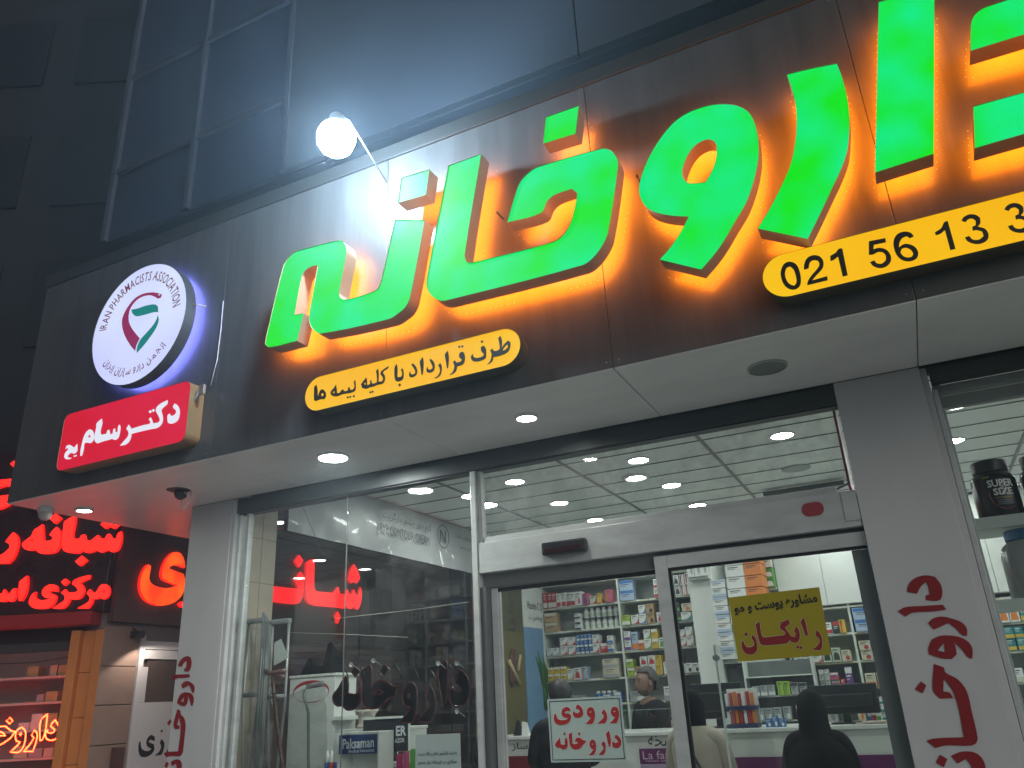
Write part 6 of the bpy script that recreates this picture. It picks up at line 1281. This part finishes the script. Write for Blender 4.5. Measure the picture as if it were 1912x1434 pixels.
# pharmacist, turned towards the left of the picture
def beard(T, Mt, s, yaw):
    hz = 1.625 * s; m = MB(); m.smooth = True; bm = bmesh.new(); bmesh.ops.create_uvsphere(bm, u_segments=24, v_segments=16, radius=1)
    bmesh.ops.delete(bm, geom=[v for v in bm.verts if not (v.co.z < -.42 and v.co.y < .10)], context='VERTS')
    for v in bm.verts: c = v.co; v.co = Vector((c.x * .078 * (1 + min(0, c.z + .15) * .28), c.y * .101 - .010, c.z * .121)) * s
    m.frombm(bm, Mt @ Matrix.Translation((0, -.008 * s, hz))); m.build('beard', mat('grizzled_beard', (0.10, 0.07, 0.058), 0.8, var=0.4, scale=90), T)
person('grey-haired man in a black sweater standing behind the counter, looking left', -2.455, 8.0, 1.80, radians(-42), 'counter', M_navy, M_jean, 'short', M_ghair, extra=beard)
# man in a black jacket, seen from behind
def hood(T, Mt, s, yaw):
    q = lambda dx, dy, z, rx, ry: (*((Mt @ Vector((dx * s, dy * s, 0)))[:2]), z * s, rx * s, ry * s, yaw)
    MB().loft([q(0, .01, .86, .19, .14), q(0, .01, 1.0, .195, .145), q(0, .015, 1.2, .21, .15), q(0, .02, 1.34, .205, .135), q(0, .02, 1.43, .15, .105), q(0, .02, 1.475, .09, .085)], 26).build('jacket', M_jack, T)
    MB().tube([Mt @ Vector((x * s, (.10 - .9 * x * x) * s, (1.475 - .35 * abs(x)) * s)) for x in (-.10, -.05, 0, .05, .10)], .02 * s, 8).build('collar_lining', M_beige, T)
person('man in a black jacket with a pale collar, seen from behind at the counter', -2.66, 6.32, 1.70, radians(205), 'front', M_jack, M_jean, 'short', M_hair, extra=hood)
def coat(T, Mt, s, yaw):
    q = lambda dx, dy, z, rx, ry: (*((Mt @ Vector((dx * s, dy * s, 0)))[:2]), z * s, rx * s, ry * s, yaw)
    MB().loft([q(0, .01, .50, .24, .18), q(0, .01, .80, .22, .165), q(0, .01, 1.0, .20, .15), q(0, .012, 1.2, .205, .15), q(0, .015, 1.34, .215, .135), q(0, .02, 1.41, .185, .115), q(0, .02, 1.455, .125, .10), q(0, .02, 1.485, .085, .09)], 26).build('coat', M_beige, T)
    MB().tube([Mt @ Vector((.12 * s, .10 * s, 1.44 * s)), Mt @ Vector((-.02 * s, .165 * s, 1.28 * s)), Mt @ Vector((-.14 * s, .155 * s, 1.05 * s)), Mt @ Vector((-.22 * s, .10 * s, .85 * s))], .011 * s, 6).build('bag_strap', M_black, T)
person('woman in a beige coat and black headscarf with a bag strap, seen from behind', -1.60, 6.32, 1.58, radians(172), 'front', M_beige, M_jean, 'scarf', M_scarf, extra=coat)
def chador(T, Mt, s, yaw):
    q = lambda dx, dy, z, rx, ry: (*((Mt @ Vector((dx * s, dy * s, 0)))[:2]), z * s, rx * s, ry * s, yaw)
    m = MB().loft([q(0, 0, .03, .34, .30), q(0, 0, .5, .31, .25), q(0, 0, .9, .29, .21), q(0, .01, 1.15, .275, .19), q(0, .012, 1.30, .245, .165), q(0, .015, 1.38, .20, .14), q(0, .015, 1.45, .125, .125), q(0, .016, 1.52, .112, .122), q(0, .016, 1.60, .112, .125), q(0, .016, 1.67, .104, .122), q(0, .018, 1.73, .08, .10), q(0, .018, 1.765, .04, .05), q(0, .018, 1.772, .01, .012)], 40)
    for i, v in enumerate(m.v):
        k = i % 40; a = 2 * pi * k / 40; f = max(0, (1.42 * s - v.z)) * .03
        c0 = Mt @ Vector((0, 0, v.z)); d = Vector((v.x - c0.x, v.y - c0.y, 0)); v += d * (f * sin(a * 9 + v.z * 2) * 1.2)
    m.build('draped_cloak', M_chad, T)
person('woman wrapped in a black draped cloak, seen from behind on the right', -0.755, 6.25, 1.53, radians(183), 'front', M_chad, M_jean, 'scarf', M_scarf, extra=chador)
person('person with dark hair just inside the left window, mostly below the picture', -2.80, 5.25, 1.315, radians(100), 'down', M_jack, M_jean, 'short', M_hair)

# ---------------------------------------------------------------- added thin volume that imitates lens glare round the lamps
hm = bpy.data.materials.new('glare_haze'); hm.use_nodes = True; N_ = hm.node_tree.nodes; N_.clear()
ho = N_.new('ShaderNodeOutputMaterial'); pv = N_.new('ShaderNodeVolumePrincipled'); pv.inputs['Color'].default_value = (0.72, 0.86, 1.0, 1); pv.inputs['Density'].default_value = 0.0085; pv.inputs['Anisotropy'].default_value = 0.55
hm.node_tree.links.new(pv.outputs['Volume'], ho.inputs['Volume'])
MB().box(-210, 210, -210, 210, -1.3, 15.0).build('glare_volume', hm, kind='stuff')
